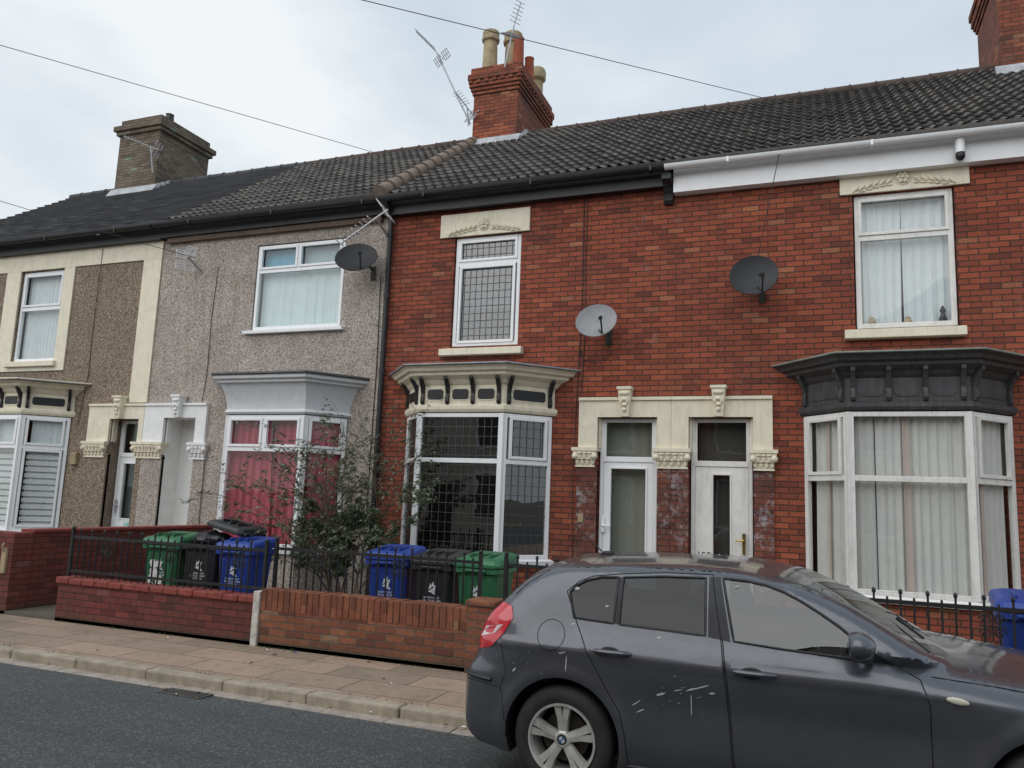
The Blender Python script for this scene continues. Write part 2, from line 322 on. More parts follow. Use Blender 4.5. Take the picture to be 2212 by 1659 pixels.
def inner(parent,x0,x1):
    b=MB(); b.box(x0+.05,x1-.05,14.3,14.4,.2,6.6); b.box(x0+.05,x1-.05,11.7,14.3,3.45,3.6); b.box(x0+.05,x1-.05,11.7,14.3,.3,.4); b.box(x0+.05,x1-.05,11.7,14.3,6.4,6.5)
    b.build("inner_wall",M_room,parent)
def curtain(b,p0,p1,z0,z1,amp=.03,per=.13,flare=0):
    p0=Vector(p0);p1=Vector(p1);d=p1-p0;l=d.length;d/=l;n=Vector((d.y,-d.x)); k=max(6,int(l/.012)); vs=[];rows=7
    ph=random.random()*6
    for j in range(rows):
        t=j/(rows-1)
        for i in range(k+1):
            s=l*i/k; a=amp*(.7+.3*t)*(math.sin(2*math.pi*s/per+ph+1.5*math.sin(s*9+ph)+.5*t)+.4*math.sin(2*math.pi*s/(per*.41)+t*1.3+2*math.sin(s*4)))
            q=p0+d*(s+flare*t*(s/l-.5))+n*a; vs.append((q.x,q.y,z1+(z0-z1)*t))
    b.add(vs,[(j*(k+1)+i,j*(k+1)+i+1,(j+1)*(k+1)+i+1,(j+1)*(k+1)+i) for j in range(rows-1) for i in range(k)])
def cur(parent,mat,*a,name="curtain",**k):
    b=MB(); curtain(b,*a,**k); return b.build(name,mat,parent,smooth=True,ang=80)
def panel(fb,gb,p0,p1,z0,z1,fw=.06,muls=(),trans=None,sash=(),lead=None,lb=None,th=.035):
    p0=Vector(p0);p1=Vector(p1);d=p1-p0;l=d.length;d/=l;n=(d.y,-d.x);o=p0
    B=lambda u0,u1,n0,n1,a,c: fb.obox(o,d,n,u0,u1,n0,n1,a,c)
    B(0,fw,-th,th,z0,z1); B(l-fw,l,-th,th,z0,z1); B(fw,l-fw,-th+.002,th-.002,z0,z0+fw); B(fw,l-fw,-th+.002,th-.002,z1-fw,z1)
    for m in muls:
        u,a,c=m if isinstance(m,tuple) else (m,z0+fw,z1-fw); B(u*l-.03,u*l+.03,-th+.004,th-.004,a,c)
    if trans: B(fw,l-fw,-th+.006,th-.001,trans-.035,trans+.035)
    for s in sash:
        a,c=s[0]*l,s[1]*l; e,g=s[2],s[3]; q=.045
        B(a,a+q,0,th+.018,e,g);B(c-q,c,0,th+.018,e,g);B(a+q,c-q,0,th+.016,e,e+q);B(a+q,c-q,0,th+.016,g-q,g)
    P=lambda uu,zz,nn=0.:(o.x+d.x*uu+n[0]*nn,o.y+d.y*uu+n[1]*nn,zz)
    gb.quad(P(fw*.5,z0+.02),P(l-fw*.5,z0+.02),P(l-fw*.5,z1-.02),P(fw*.5,z1-.02))
    if lead and lb:
        nU=max(2,round((l-2*fw)/lead)); 
        for i in range(1,nU): 
            x=fw+(l-2*fw)*i/nU; lb.obox(o,d,n,x-.004,x+.004,.003,.008,z0+fw,z1-fw)
        nZ=max(2,round((z1-z0-2*fw)/(lead*1.25)))
        for i in range(1,nZ):
            z=z0+fw+(z1-z0-2*fw)*i/nZ; lb.obox(o,d,n,fw,l-fw,.0035,.0085,z-.004,z+.004)
def sweep(b,plan,prof,captop=True,capbot=True):
    P=[Vector(p) for p in plan]; ns=[]
    for i in range(3):
        d=(P[i+1]-P[i]).normalized(); ns.append(Vector((d.y,-d.x)))
    def ring(o,z):
        R=[Vector((P[0].x+o/ns[0].x,P[0].y))]
        for i in (1,2):
            m=(ns[i-1]+ns[i]); m=m/(m.dot(ns[i])); R.append(P[i]+m*o)
        R.append(Vector((P[3].x+o/ns[2].x,P[3].y)))
        return [(q.x,q.y,z) for q in R]
    rs=[ring(*p) for p in prof]; vs=[p for rr in rs for p in rr]
    fs=[(i*4+k,i*4+k+1,(i+1)*4+k+1,(i+1)*4+k) for i in range(len(rs)-1) for k in range(3)]
    if captop: fs.append(tuple((len(rs)-1)*4+k for k in range(4)))
    if capbot: fs.append((3,2,1,0))
    b.add(vs,fs)
def segs(plan):
    P=[Vector(p) for p in plan]; o=[]
    for i in range(3):
        d=(P[i+1]-P[i]); l=d.length; d/=l; o.append((P[i],d,Vector((d.y,-d.x)),l))
    return o
def bracket(b,o,d,n,uc,w,z0,dep,h,base_n=.04):
    pr=[(0,0),(.035,0),(.055,.04),(.05,.10),(.035,.16),(.06,.24),(dep*.8,h*.78),(dep,h*.84),(dep,h),(0,h)]
    S=lambda uu:[(o.x+d.x*uu+n.x*(base_n+q),o.y+d.y*uu+n.y*(base_n+q),z0+zz) for q,zz in pr]
    b.prism(S(uc-w/2),S(uc+w/2))
def fancy_cornice(parent,plan,zb,zt,mBody,mPanel,mBr,mTop,nb=3):
    b=MB()
    pf=[(-.03,zb),(.05,zb+.01),(.07,zb+.05),(.07,zb+.10),(.035,zb+.13),(.035,zb+.42),(.07,zb+.45),(.10,zb+.50),(.19,zb+.56),(.20,zb+.60),(.25,zb+.62),(.27,zb+.66),(.31,zb+.69),(.31,zt-.02)]
    sweep(b,plan,pf)
    c=b.build("cornice",mBody,parent,smooth=True,ang=20)
    b=MB(); sweep(b,plan,[(.33,zt-.015),(.34,zt-.005),(.33,zt+.015),(.1,zt+.04)]); b.build("lead_flashing",mTop,parent)
    for (o,d,n,l),cnt in zip(segs(plan),(1,nb,1)):
        e=.06; W=(l-2*e)/cnt
        for i in range(cnt):
            a=e+i*W+.075; cc=e+(i+1)*W-.075
            if cc-a>.05:
                z0,z1=zb+.20,zb+.36
                def rr(g): return [(a-g,z0+.03),(a+.03,z0-g),(cc-.03,z0-g),(cc+g,z0+.03),(cc+g,z1-.03),(cc-.03,z1+g),(a+.03,z1+g),(a-g,z1-.03)]
                S=lambda nn,g:[(o.x+d.x*q+n.x*nn,o.y+d.y*q+n.y*nn,zz) for q,zz in rr(g)]
                pb=MB(); pb.prism(S(.03,.018),S(.045,.018)); pb.cur=1; pb.prism(S(.04,0),S(.0475,0)); pb.build("frieze_panel",[mBody,mPanel],c)
        for i in range(cnt+1):
            bb=MB(); bracket(bb,o,d,n,e+i*W,.055,zb+.13,.14,.44,.033); bb.build("cornice_bracket",mBr,c,bevel=.004)
def baywin(house,plan,z0,z1,spec,base_mat,fmat=M_upvc,lead=None,gm=M_glass,sillmat=M_upvc):
    fb=MB();gb=MB();lb=MB()
    for (o,d,n,l),sp in zip(segs(plan),spec): panel(fb,gb,o,o+d*l,z0,z1,lead=lead,lb=lb,**sp)
    P=[Vector(p) for p in plan]
    for q in P[1:3]:
        fb.lathe([(0,z0),(.058,z0),(.058,z1),(0,z1)],4,Matrix.Translation((q.x,q.y,0))@Matrix.Rotation(math.pi/4+(.39 if q is P[1] else -.39),4,'Z'))
    fr=fb.build("bay_window",fmat,house,bevel=.005)
    gb.build("window_glass",gm,fr)
    if lb.v: lb.build("lead_grid",M_leadbar,fr)
    b=MB(); sweep(b,plan,[(-.02,z0-.09),(.07,z0-.09),(.08,z0-.03),(.03,z0-.002),(-.05,z0-.002)]); b.build("bay_sill",sillmat,fr)
    b=MB(); sweep(b,plan,[(0,.1),(0,z0-.092)]); b.build("bay_base",base_mat,fr)
    return fr
def winflat(house,x0,x1,z0,z1,y=YF+.08,fmat=M_upvc,gm=M_glass,lead=None,**sp):
    fb=MB();gb=MB();lb=MB(); panel(fb,gb,(x0,y),(x1,y),z0,z1,lead=lead,lb=lb,**sp)
    fr=fb.build("window",fmat,house,bevel=.005); gb.build("window_glass",gm,fr)
    if lb.v: lb.build("lead_grid",M_leadbar,fr)
    return fr
def sill(parent,x0,x1,z0,z1,mat,pro=.1,name="sill"):
    b=MB(); b.prism([(x0,YF-pro,z0),(x0,YF+.1,z0),(x0,YF+.1,z1+.02),(x0,YF-pro,z1)],[(x1,YF-pro,z0),(x1,YF+.1,z0),(x1,YF+.1,z1+.02),(x1,YF-pro,z1)]); return b.build(name,mat,parent,bevel=.008)
def lintel(parent,x0,x1,z0,z1,mat):
    b=MB(); b.box(x0,x1,YF-.035,YF+.05,z0+.0,z1)
    cx=(x0+x1)/2; R=(x1-x0)/2-.16; mm=int(R*2/.085)
    for i in range(mm):
        t=-1+2*(i+.5)/mm
        if abs(t)*R<.12: continue
        zz=z0+.04+.10*(1-t*t)
        b.ell((cx+t*R,YF-.05,zz),.022,.03,.058,8,Matrix.Rotation(.75 if t<0 else -.75,3,'Y'))
        b.ell((cx+t*R,YF-.04,zz-.05),.045,.02,.014,8)
    for k in range(6):
        a=k*math.pi/3; b.ell((cx+.055*math.cos(a),YF-.05,z0+.17+.055*math.sin(a)),.032,.03,.032,8)
    b.ell((cx,YF-.06,z0+.17),.028,.035,.028,8); b.lathe([(.085,0),(.1,.012),(.115,.0)],20,Matrix.Translation((cx,YF-.036,z0+.17))@Matrix.Rotation(math.pi/2,4,'X'))
    return b.build("lintel",mat,parent,smooth=True)
def capital(b,x0,x1,z0,z1,y):
    w=x1-x0;h=z1-z0;cx=(x0+x1)/2
    b.box(x0-.01,x1+.01,y-.10,y+.12,z1-.05,z1); b.box(x0+.01,x1-.01,y-.08,y+.1,z1-.085,z1-.048)
    b.prism([(x0+.06,y-.02,z0),(x1-.06,y-.02,z0),(x1-.06,y+.1,z0),(x0+.06,y+.1,z0)],[(x0+.02,y-.07,z1-.08),(x1-.02,y-.07,z1-.08),(x1-.02,y+.1,z1-.08),(x0+.02,y+.1,z1-.08)])
    for sx in (x0+.04,x1-.04): b.ell((sx,y-.07,z1-.13),.05,.05,.05,10)
    k=max(3,int(w/.09))
    for row,(zz,dy,s) in enumerate(((z0+.05,.035,.05),(z0+.13,.065,.055))):
        for i in range(k-row):
            X=x0+.07+(w-.14)*(i+.5*row)/(max(1,k-1)); b.ell((X,y-dy,zz),.03,.025,s,8); b.ell((X,y-dy-.02,zz+s*.8),.028,.025,.018,8)
    b.box(x0+.04,x1-.04,y-.04,y+.1,z0-.03,z0)
def keystone(b,cx,z0,z1,y):
    b.prism([(cx-.06,y-.09,z0),(cx+.06,y-.09,z0),(cx+.06,y+.05,z0),(cx-.06,y+.05,z0)],[(cx-.095,y-.13,z1-.04),(cx+.095,y-.13,z1-.04),(cx+.095,y+.05,z1-.04),(cx-.095,y+.05,z1-.04)])
    b.box(cx-.11,cx+.11,y-.15,y+.05,z1-.04,z1)
    for i,(zz,s) in enumerate(((z1-.1,.05),(z1-.19,.055),(z1-.27,.045),(z1-.34,.035))): b.ell((cx,y-.125+.008*i,zz),s,.035,.035,10); 
    for sx in (-1,1): b.ell((cx+sx*.05,y-.125,z1-.1),.028,.03,.028,8); b.ell((cx+sx*.045,y-.115,z1-.22),.02,.03,.04,8)
def doorway(b,xa,xb,xc,xd,zt,zh,zc):
    y=YF-.06
    b.box(xa,xb,y,YF+.02,zc,zt); b.box(xc,xd,y,YF+.02,zc,zt); b.box(xb,xc,y,YF+.02,zh,zt)
    b.box(xa-.0,xd+.0,y-.03,y-.001,zt-.05,zt-.004)
    b.box(xb,xb+.035,YF+.021,YF+.12,zc,zh); b.box(xc-.035,xc,YF+.021,YF+.12,zc,zh)
def tileroof(parent,x0,x1,mat,wave=.165,course=.32,amp=.036,name="roof",ridge_m=M_ridgeD):
    E=Vector((11.2,6.90));T=Vector((15.3,9.80));d=T-E;Ls=d.length;d/=Ls;nr=Vector((-d.y,d.x))
    nc=round(Ls/course); course=Ls/nc; sub=6 if wave else 1; st=(wave/sub) if wave else .3
    nx=int((x1-x0)/st); vs=[];fs=[];tone=[]
    for c in range(nc):
        for e in (0,1):
            for i in range(nx+1):
                x=x0+(x1-x0)*i/nx; tid=int((x-x0)/(wave*2 if wave else .3)); rnd=random.Random(tid*131+c*17).random()
                s=(c+e)*course; h=(.048 if e==0 else .006)+(rnd-.5)*.010
                hv=0
                if wave: 
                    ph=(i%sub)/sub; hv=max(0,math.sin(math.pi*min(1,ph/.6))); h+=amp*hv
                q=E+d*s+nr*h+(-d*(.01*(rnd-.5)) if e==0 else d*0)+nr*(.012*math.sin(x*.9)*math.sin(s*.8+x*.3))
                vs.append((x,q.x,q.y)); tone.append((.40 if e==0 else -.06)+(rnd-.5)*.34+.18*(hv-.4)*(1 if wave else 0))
    w_=nx+1
    for rr in range(2*nc-1):
        for i in range(nx): fs.append((rr*w_+i,rr*w_+i+1,(rr+1)*w_+i+1,(rr+1)*w_+i))
    k=len(vs); vs+=[(x0,15.3,9.8),(x1,15.3,9.8),(x1,19.3,6.9),(x0,19.3,6.9),(x0,11.2,6.88),(x1,11.2,6.88)]; tone+=[0]*6
    fs+=[(k,k+1,k+2,k+3),(k+4,k+5,w_-1,0)]
    me=bpy.data.meshes.new(name); me.from_pydata(vs,[],fs); a=me.attributes.new("tone","FLOAT","POINT"); a.data.foreach_set("value",tone); me.materials.append(mat)
    o=bpy.data.objects.new(name,me); COL.objects.link(o); setp(o,parent)
    b=MB(); x=x0
    while x<x1-.05:
        l=min(.45,x1-x); dz=random.uniform(-.006,.006); b.tube([(x,15.28,9.80+dz),(x+l-.03,15.28,9.80+dz),(x+l-.03,15.28,9.80+dz),(x+l,15.28,9.80+dz)],[.085,.085,.10,.10],12); x+=l
    b.build("ridge_tiles",ridge_m,o,smooth=True); return o
def gutter(parent,x0,x1,mat,z=6.86,y=11.16,name="gutter"):
    b=MB(); n=8; pf=[(y+.065*math.cos(math.pi+math.pi*i/n),z+.07*math.sin(math.pi+math.pi*i/n)) for i in range(n+1)]
    pf+=[(y+.05,z+.0),(y-.05,z+.0)]
    b.prism([(x0,*p) for p in pf],[(x1,*p) for p in pf]); x=x0+.9
    while x<x1: b.box(x,x+.03,y-.070,y+.070,z-.074,z+.004); x+=1.9
    return b.build(name,mat,parent,smooth=True)
def chimney(parent,x0,x1,y0,y1,zb,zt,mat,pots,corb=True):
    b=MB(); b.box(x0,x1,y0,y1,zb,zt-.62)
    if corb:
        for i,(dz,o) in enumerate(((.62,.03),(.54,.06),(.46,.09))): b.box(x0-o,x1+o,y0-o,y1+o,zt-dz,zt-dz+.08)
        x=x0-.1
        while x<x1+.08: b.box(x,x+.1,y0-.115,y0-.05,zt-.38,zt-.30); x+=.19
        y=y0-.1
        while y<y1+.08: b.box(x1+.05,x1+.115,y,y+.1,zt-.38,zt-.30); y+=.19
        b.box(x0-.09,x1+.09,y0-.09,y1+.09,zt-.38,zt-.30); b.box(x0-.12,x1+.12,y0-.12,y1+.12,zt-.30,zt-.16); b.box(x0-.07,x1+.07,y0-.07,y1+.07,zt-.16,zt)
    else:
        b.box(x0-.0,x1+.0,y0-.0,y1+.0,zt-.62,zt-.45); b.box(x0-.07,x1+.07,y0-.07,y1+.07,zt-.45,zt-.34); b.box(x0-.13,x1+.13,y0-.13,y1+.13,zt-.34,zt-.2); b.box(x0+.0,x1-.0,y0+.0,y1-.0,zt-.2,zt)
    ch=b.build("chimney",mat,parent,bevel=.014)
    for (px,py,rr,h,mt,kind) in pots:
        b=MB()
        if kind=='roll': pf=[(rr,0),(rr*.9,h*.75),(rr*1.15,h*.78),(rr*1.2,h*.84),(rr,h*.88),(rr*1.1,h*.93),(rr*1.1,h),(rr*.8,h),(rr*.75,h*.5)]
        elif kind=='crown': pf=[(rr*.9,0),(rr*.9,h*.6),(rr*1.25,h*.68),(rr*1.3,h*.9),(rr*1.1,h),(rr*.7,h),(rr*.7,h*.5)]
        else: pf=[(rr*1.1,0),(rr,h*.1),(rr*.85,h*.95),(rr*.95,h),(rr*.75,h),(rr*.7,h*.6)]
        b.lathe(pf,16,Matrix.Translation((px,py,zt-.02))); b.build("chimney_pot",mt,ch,smooth=True)
    b=MB()
    def rz(y): return 6.9+(y-11.2)*2.9/4.1 if y<15.3 else 9.8-(y-15.3)*.725
    for k in range(14):
        ya=y0+(15.3-y0)*k/14; b.box(x1+.004,x1+.02+.14*random.random(),ya,ya+.06,rz(ya)+.02,rz(ya)+.10+.06*random.random())
    b.prism([(x0-.1,y0-.14,rz(y0-.14)+.05),(x1+.1,y0-.14,rz(y0-.14)+.05),(x1+.1,y0-.006,rz(y0)+.16),(x0-.1,y0-.006,rz(y0)+.16)],[(x0-.1,y0-.14,rz(y0-.14)+.03),(x1+.1,y0-.14,rz(y0-.14)+.03),(x1+.1,y0-.006,rz(y0)-.06),(x0-.1,y0-.006,rz(y0)-.06)])
    b.build("chimney_flashing",M_lead2,ch); return ch
def door(house,x0,x1,z0,ztr,zt,y,leafmat,gl):
    fb=MB();gb=MB(); p=.055
    B=fb.box
    B(x0,x0+p,y-.04,y+.04,z0,zt);B(x1-p,x1,y-.04,y+.04,z0,zt);B(x0+p,x1-p,y-.038,y+.038,zt-p,zt);B(x0+p,x1-p,y-.045,y+.038,ztr-.04,ztr+.04)
    q=.03; B(x0+p,x0+p+q,y-.03,y+.02,ztr+.04,zt-p);B(x1-p-q,x1-p,y-.03,y+.02,ztr+.04,zt-p)
    fr=fb.build("door_frame",leafmat,house,bevel=.005)
    gb.quad((x0+p,y,ztr+.04),(x1-p,y,ztr+.04),(x1-p,y,zt-p),(x0+p,y,zt-p))
    lb=MB(); a,c,e,g=x0+p+.004,x1-p-.004,z0+.03,ztr-.044; ga,gc,ge,gg=gl
    lb.box(a,ga,y-.03,y+.02,e,g);lb.box(gc,c,y-.03,y+.02,e,g);lb.box(ga,gc,y-.03,y+.02,e,ge);lb.box(ga,gc,y-.03,y+.02,gg,g)
    t=.025
    lb.box(ga-t,ga,y-.045,y-.029,ge-t,gg+t);lb.box(gc,gc+t,y-.045,y-.029,ge-t,gg+t);lb.box(ga,gc,y-.045,y-.029,gg,gg+t);lb.box(ga,gc,y-.045,y-.029,ge-t,ge)
    d=lb.build("door",leafmat,house,bevel=.004)
    gb.quad((ga,y-.005,ge),(gc,y-.005,ge),(gc,y-.005,gg),(ga,y-.005,gg)); gb.build("door_glass",M_glass,d)
    return d,fr
# ---------------------------------------------------------------- HOUSE C
hC=thing("terraced_house","red brick terraced house with leaded windows and cream bay cornice","house",(-4.4,11.5,.1),"terraced houses in the row")
X0,X1=-6.9,-1.96
b=MB(); wall(b,X0,X1,.1,6.87,[(-5.60,-4.40,4.28,6.16),(-6.20,-3.87,.95,3.12),(-3.05,-2.15,.45,3.12,.16)])
b.build("wall",M_brick,hC); inner(hC,X0,X1); pilaster(hC,-3.36,-3.05,M_brickS); pilaster(hC,-2.15,-1.962,M_brickS)
w_=winflat(hC,-5.58,-4.42,4.30,6.15,trans=5.70,sash=[(.05,.95,5.735,6.10),(.07,.93,4.35,5.66)],lead=.10,gm=M_glassD)
sill(w_,-5.74,-4.30,4.13,4.24,M_cream,.12); lintel(w_,-5.86,-4.26,6.165,6.56,M_cream)
cur(w_,cloth("dim_blind",(.30,.34,.38)),(-5.55,11.85),(-4.45,11.85),5.0,6.3,.004,.3,name="blind")
planC=[(-6.27,YF),(-5.76,10.9),(-4.36,10.9),(-3.80,YF)]
bw=baywin(hC,planC,.98,3.12,[dict(trans=2.40),dict(trans=2.40),dict(trans=2.40,sash=[(.12,.9,2.44,3.07)])],M_brick,lead=.115,gm=M_glassD)
fancy_cornice(hC,planC,3.13,3.84,M_cream,M_black,M_black,M_lead,3)
b=MB(); doorway(b,-3.34,-3.05,-2.15,-1.952,3.42,3.12,2.66); capital(b,-3.42,-3.04,2.40,2.66,YF-.02); keystone(b,-2.62,3.12,3.56,YF-.06)
b.build("door_surround",M_cream,hC,smooth=True,ang=30)
d,fr=door(hC,-3.03,-2.17,.5,2.50,3.11,YF+.12,M_upvc,(-2.86,-2.34,1.05,2.36))
b=MB(); b.box(-2.99,-2.94,YF+.05,YF+.09,1.42,1.64); b.tube([(-2.965,YF+.05,1.52),(-2.965,YF+.02,1.52),(-2.84,YF+.02,1.52)],.012); b.build("door_handle",M_upvc,d)
b=MB(); b.box(-2.70,-2.46,YF+.07,YF+.092,.93,.98); b.build("letter_plate",M_upvc,d)
cur(d,cloth("hall",(.30,.30,.25)),(-3.0,YF+.3),(-2.2,YF+.3),.5,3.1,.008,.3,name="hall_curtain")
rC=tileroof(hC,X0,X1,M_tile)
b=MB(); n=14
for i in range(n):
    t0=i/n;t1=(i+1)/n-.01; P0=Vector((-6.9,11.15,6.96)).lerp(Vector((-6.9,15.3,9.88)),t0);P1=Vector((-6.9,11.15,6.96)).lerp(Vector((-6.9,15.3,9.88)),t1)
    b.tube([P0,P1],[.14,.12],12)
b.build("verge_ridge",M_ridge,rC,smooth=True)
chC=chimney(rC,-6.92,-5.88,14.8,16.85,9.0,11.25,M_brickC,[(-6.66,15.0,.17,.98,M_stone,'roll'),(-6.28,15.4,.19,1.10,M_stone,'roll'),(-6.02,15.1,.13,.78,M_terra,'t'),(-6.02,15.8,.12,.7,M_terra,'t'),(-6.08,16.5,.17,.82,M_stone,'crown')])
b=MB(); b.box(X0,-2.0,YF-.16,YF-.12,6.62,6.87); b.box(X0,-2.0,YF-.12,YF-.001,6.62,6.66); b.build("fascia",M_black,hC)
gutter(hC,X0-.05,-2.03,M_black)
b=MB(); b.tube([(-6.80,11.16,6.82),(-6.80,11.30,6.68),(-6.80,11.42,6.58),(-6.80,11.42,.2)],.045,10)
for z in (6.3,5.2,3.9,2.6,1.4): b.tube([(-6.80,11.42,z-.04),(-6.80,11.42,z+.04)],.055,10)
b.build("drainpipe",M_black,hC,smooth=True)
b=MB(); pr=[(0,0),(-.06,0),(-.09,.06),(-.06,.15),(-.12,.25),(-.28,.32),(-.28,.42),(0,.42)]
b.prism([(-2.09,YF+y,6.36+z) for y,z in pr],[(-1.95,YF+y,6.36+z) for y,z in pr]); b.build("eaves_corbel",M_black,hC,bevel=.006)
b=MB(); b.tube([(-3.30,YF-.015,6.7),(-3.31,YF-.012,5.5),(-3.29,YF-.012,4.6),(-3.32,YF-.015,3.5)],.007,6); b.build("wall_cable",M_cable,hC)
b=MB(); b.tube([(-3.36,YF-.015,6.7),(-3.35,YF-.012,5),(-3.38,YF-.015,3.9),(-3.42,YF-.045,2.2),(-3.40,YF-.015,1)],.007,6); b.build("wall_cable",M_cable,hC)
b=MB(); b.tube([(-3.37,YF-.015,4.25),(-3.35,YF-.02,4.05),(-3.2,YF-.02,3.98),(-3.0,YF-.02,3.95),(-2.9,YF-.02,4.1),(-2.92,YF-.03,4.3)],.005,6); b.build("wall_cable",M_cable,hC)
b=MB(); b.box(-3.32,-3.24,YF-.055,YF-.03,1.55,1.68); b.build("door_bell",M_stone,hC)
# ---------------------------------------------------------------- HOUSE D
hD=thing("terraced_house","red brick terraced house with charcoal bay cornice and white fascia","house",(1,11.5,.1),"terraced houses in the row")
X0,X1=-1.958,5.2
b=MB(); wall(b,X0,X1,.1,6.87,[(.54,1.80,4.32,6.25),(-.05,2.23,.85,3.12),(-1.70,-.81,.45,3.12,.16)])
b.build("wall",M_brick,hD); inner(hD,X0,X1); pilaster(hD,-1.956,-1.70,M_brickS); pilaster(hD,-.81,-.54,M_brickS)
w_=winflat(hD,.56,1.78,4.34,6.24,trans=5.62,sash=[(.04,.96,5.66,6.19)],fmat=M_oldwhite,fw=.07)
sill(w_,.40,1.86,4.18,4.30,M_cream,.12); lintel(w_,.38,1.98,6.255,6.58,M_cream)
cur(w_,M_lace,(.6,11.68),(1.155,11.70),4.38,6.2,amp=.018,per=.10,flare=-.06); cur(w_,M_lace,(1.16,11.705),(1.76,11.68),4.38,6.2,amp=.018,per=.11)
for X,h_ in ((.75,.12),(1.2,.1),(1.62,.22)):
    b=MB(); b.lathe([(0,4.41),(.05,4.41),(.055,4.44),(.025,4.46+h_*.3),(.04,4.41+h_*.7),(.01,4.41+h_),(0,4.41+h_)],12,Matrix.Translation((X,11.62,0))); b.build("ornament",M_black if h_>.2 else M_stone,w_,smooth=True)
planD=[(-.12,YF),(.40,10.9),(1.76,10.9),(2.30,YF)]
bw=baywin(hD,planD,.86,3.12,[dict(trans=2.28,sash=[(.1,.88,2.32,3.07)]),dict(trans=2.28),dict(trans=2.28,sash=[(.12,.9,2.32,3.07)])],M_brick,fmat=M_oldwhite,sillmat=M_oldwhite)
for a,c,pp in (((.44,11.02),(.70,11.02),.10),((.71,11.02),(1.03,11.02),.12),((1.09,11.02),(1.72,11.02),.13),((.02,11.48),(.40,11.04),.1),((1.8,11.04),(2.2,11.48),.1)): cur(bw,M_grey,a,c,.9,3.08,amp=.02,per=pp)
for a,c in (((1.02,11.0),(1.10,11.0)),((.42,11.0),(.455,11.0)),((.14,11.31),(.18,11.26)),((1.86,11.06),(1.90,11.10))): cur(bw,M_pink,a,c,.9,3.08,amp=.01,per=.09,name="inner_curtain")
fancy_cornice(hD,planD,3.13,3.84,M_char,M_char,M_char,M_moss,3)
b=MB(); doorway(b,-1.948,-1.70,-.81,-.55,3.42,3.12,2.66); capital(b,-2.20,-1.67,2.40,2.66,YF-.02); capital(b,-.85,-.49,2.40,2.66,YF-.02); keystone(b,-1.27,3.12,3.56,YF-.06)
b.build("door_surround",M_cream,hD,smooth=True,ang=30)
d,fr=door(hD,-1.68,-.83,.5,2.46,3.11,YF+.12,M_oldwhite,(-1.37,-1.14,1.18,2.30))
b=MB(); b.box(-.97,-.93,YF+.05,YF+.09,1.22,1.50); b.tube([(-.95,YF+.05,1.40),(-.95,YF+.0,1.40),(-1.06,YF+.0,1.40)],.013); b.build("door_handle",paint("brass",(.5,.33,.1),.3,.2,.2,0,metal=.9),d)
b=MB(); b.box(-1.40,-1.10,YF+.07,YF+.092,1.10,1.15); b.build("letter_plate",paint("brass_plate",(.5,.35,.1),.35,.2,.2,0,metal=.8),d)
text("house_number","155",.14,TM(-1.50,YF+.088,1.12),M_black,d)
cur(d,cloth("hall2",(.09,.08,.07)),(-1.6,YF+.3),(-.9,YF+.3),.5,3.1,.008,.3,name="hall_curtain")
tileroof(hD,X0,X1,M_tile)
chD=chimney(hD,3.12,4.3,14.8,16.6,9.0,11.9,M_brickC,[(3.5,15.2,.15,.7,M_stone,'roll')])
b=MB(); b.box(-1.93,X1,YF-.16,YF-.12,6.50,6.87); b.box(-1.93,X1,YF-.12,YF-.001,6.50,6.54); b.box(-1.93,-1.90,YF-.12,YF-.001,6.54,6.87); b.build("fascia",M_upvc,hD)
gutter(hD,-2.03,X1,M_upvc)
# ---------------------------------------------------------------- HOUSE B
hB=thing("terraced_house","grey pebbledash terraced house with red curtains in the bay","house",(-9.4,11.5,.1),"terraced houses in the row")
X0,X1=-11.95,-6.902
b=MB(); wall(b,X0,X1,.1,6.87,[(-9.67,-7.74,4.72,6.36,.1),(-9.85,-7.55,.9,3.08),(-11.46,-10.70,.14,3.12,.02)])
b.build("wall",M_pebG,hB); inner(hB,-10.4,X1); pilaster(hB,-11.95,-11.46,M_pebG); pilaster(hB,-10.70,-10.44,M_pebG)
D_=.42
b=MB(); b.quad((-11.46,YF+.02,.14),(-11.46,YF+D_,.14),(-11.46,YF+D_,3.12),(-11.46,YF+.02,3.12)); b.quad((-10.7,YF+.02,.14),(-10.7,YF+D_,.14),(-10.7,YF+D_,3.12),(-10.7,YF+.02,3.12)); b.quad((-11.46,YF+D_,.14),(-10.7,YF+D_,.14),(-10.7,YF+D_,3.12),(-11.46,YF+D_,3.12)); b.quad((-11.46,YF+.02,3.12),(-10.7,YF+.02,3.12),(-10.7,YF+D_,3.12),(-11.46,YF+D_,3.12))
b.build("entrance_passage",M_whitewash,hB)
w_=winflat(hB,-9.65,-7.76,4.74,6.34,y=YF+.05,trans=5.85,muls=[(.47,5.88,6.30)],sash=[(.03,.47,5.885,6.31),(.49,.97,5.885,6.31)])
sill(w_,-9.80,-7.66,4.66,4.72,M_white,.08)
cur(w_,M_aqua,(-9.6,11.66),(-7.8,11.66),4.75,5.86,.008,.23)
cur(w_,M_blue,(-9.6,11.66),(-8.75,11.66),5.87,6.32,.006,.2,name="inner_curtain")
cur(w_,cloth("grey_net",(.42,.53,.57)),(-8.7,11.66),(-7.8,11.66),5.87,6.32,.006,.2,name="inner_curtain")
planB=[(-9.92,YF),(-9.47,10.9),(-7.90,10.9),(-7.48,YF)]
bw=baywin(hB,planB,.92,3.10,[dict(trans=2.5),dict(trans=2.52,muls=[(.5,2.52,3.05)],sash=[(.04,.48,2.56,3.05),(.52,.96,2.56,3.05)]),dict(trans=2.52,sash=[(.1,.9,2.56,3.05)])],M_pebG,sillmat=M_white)
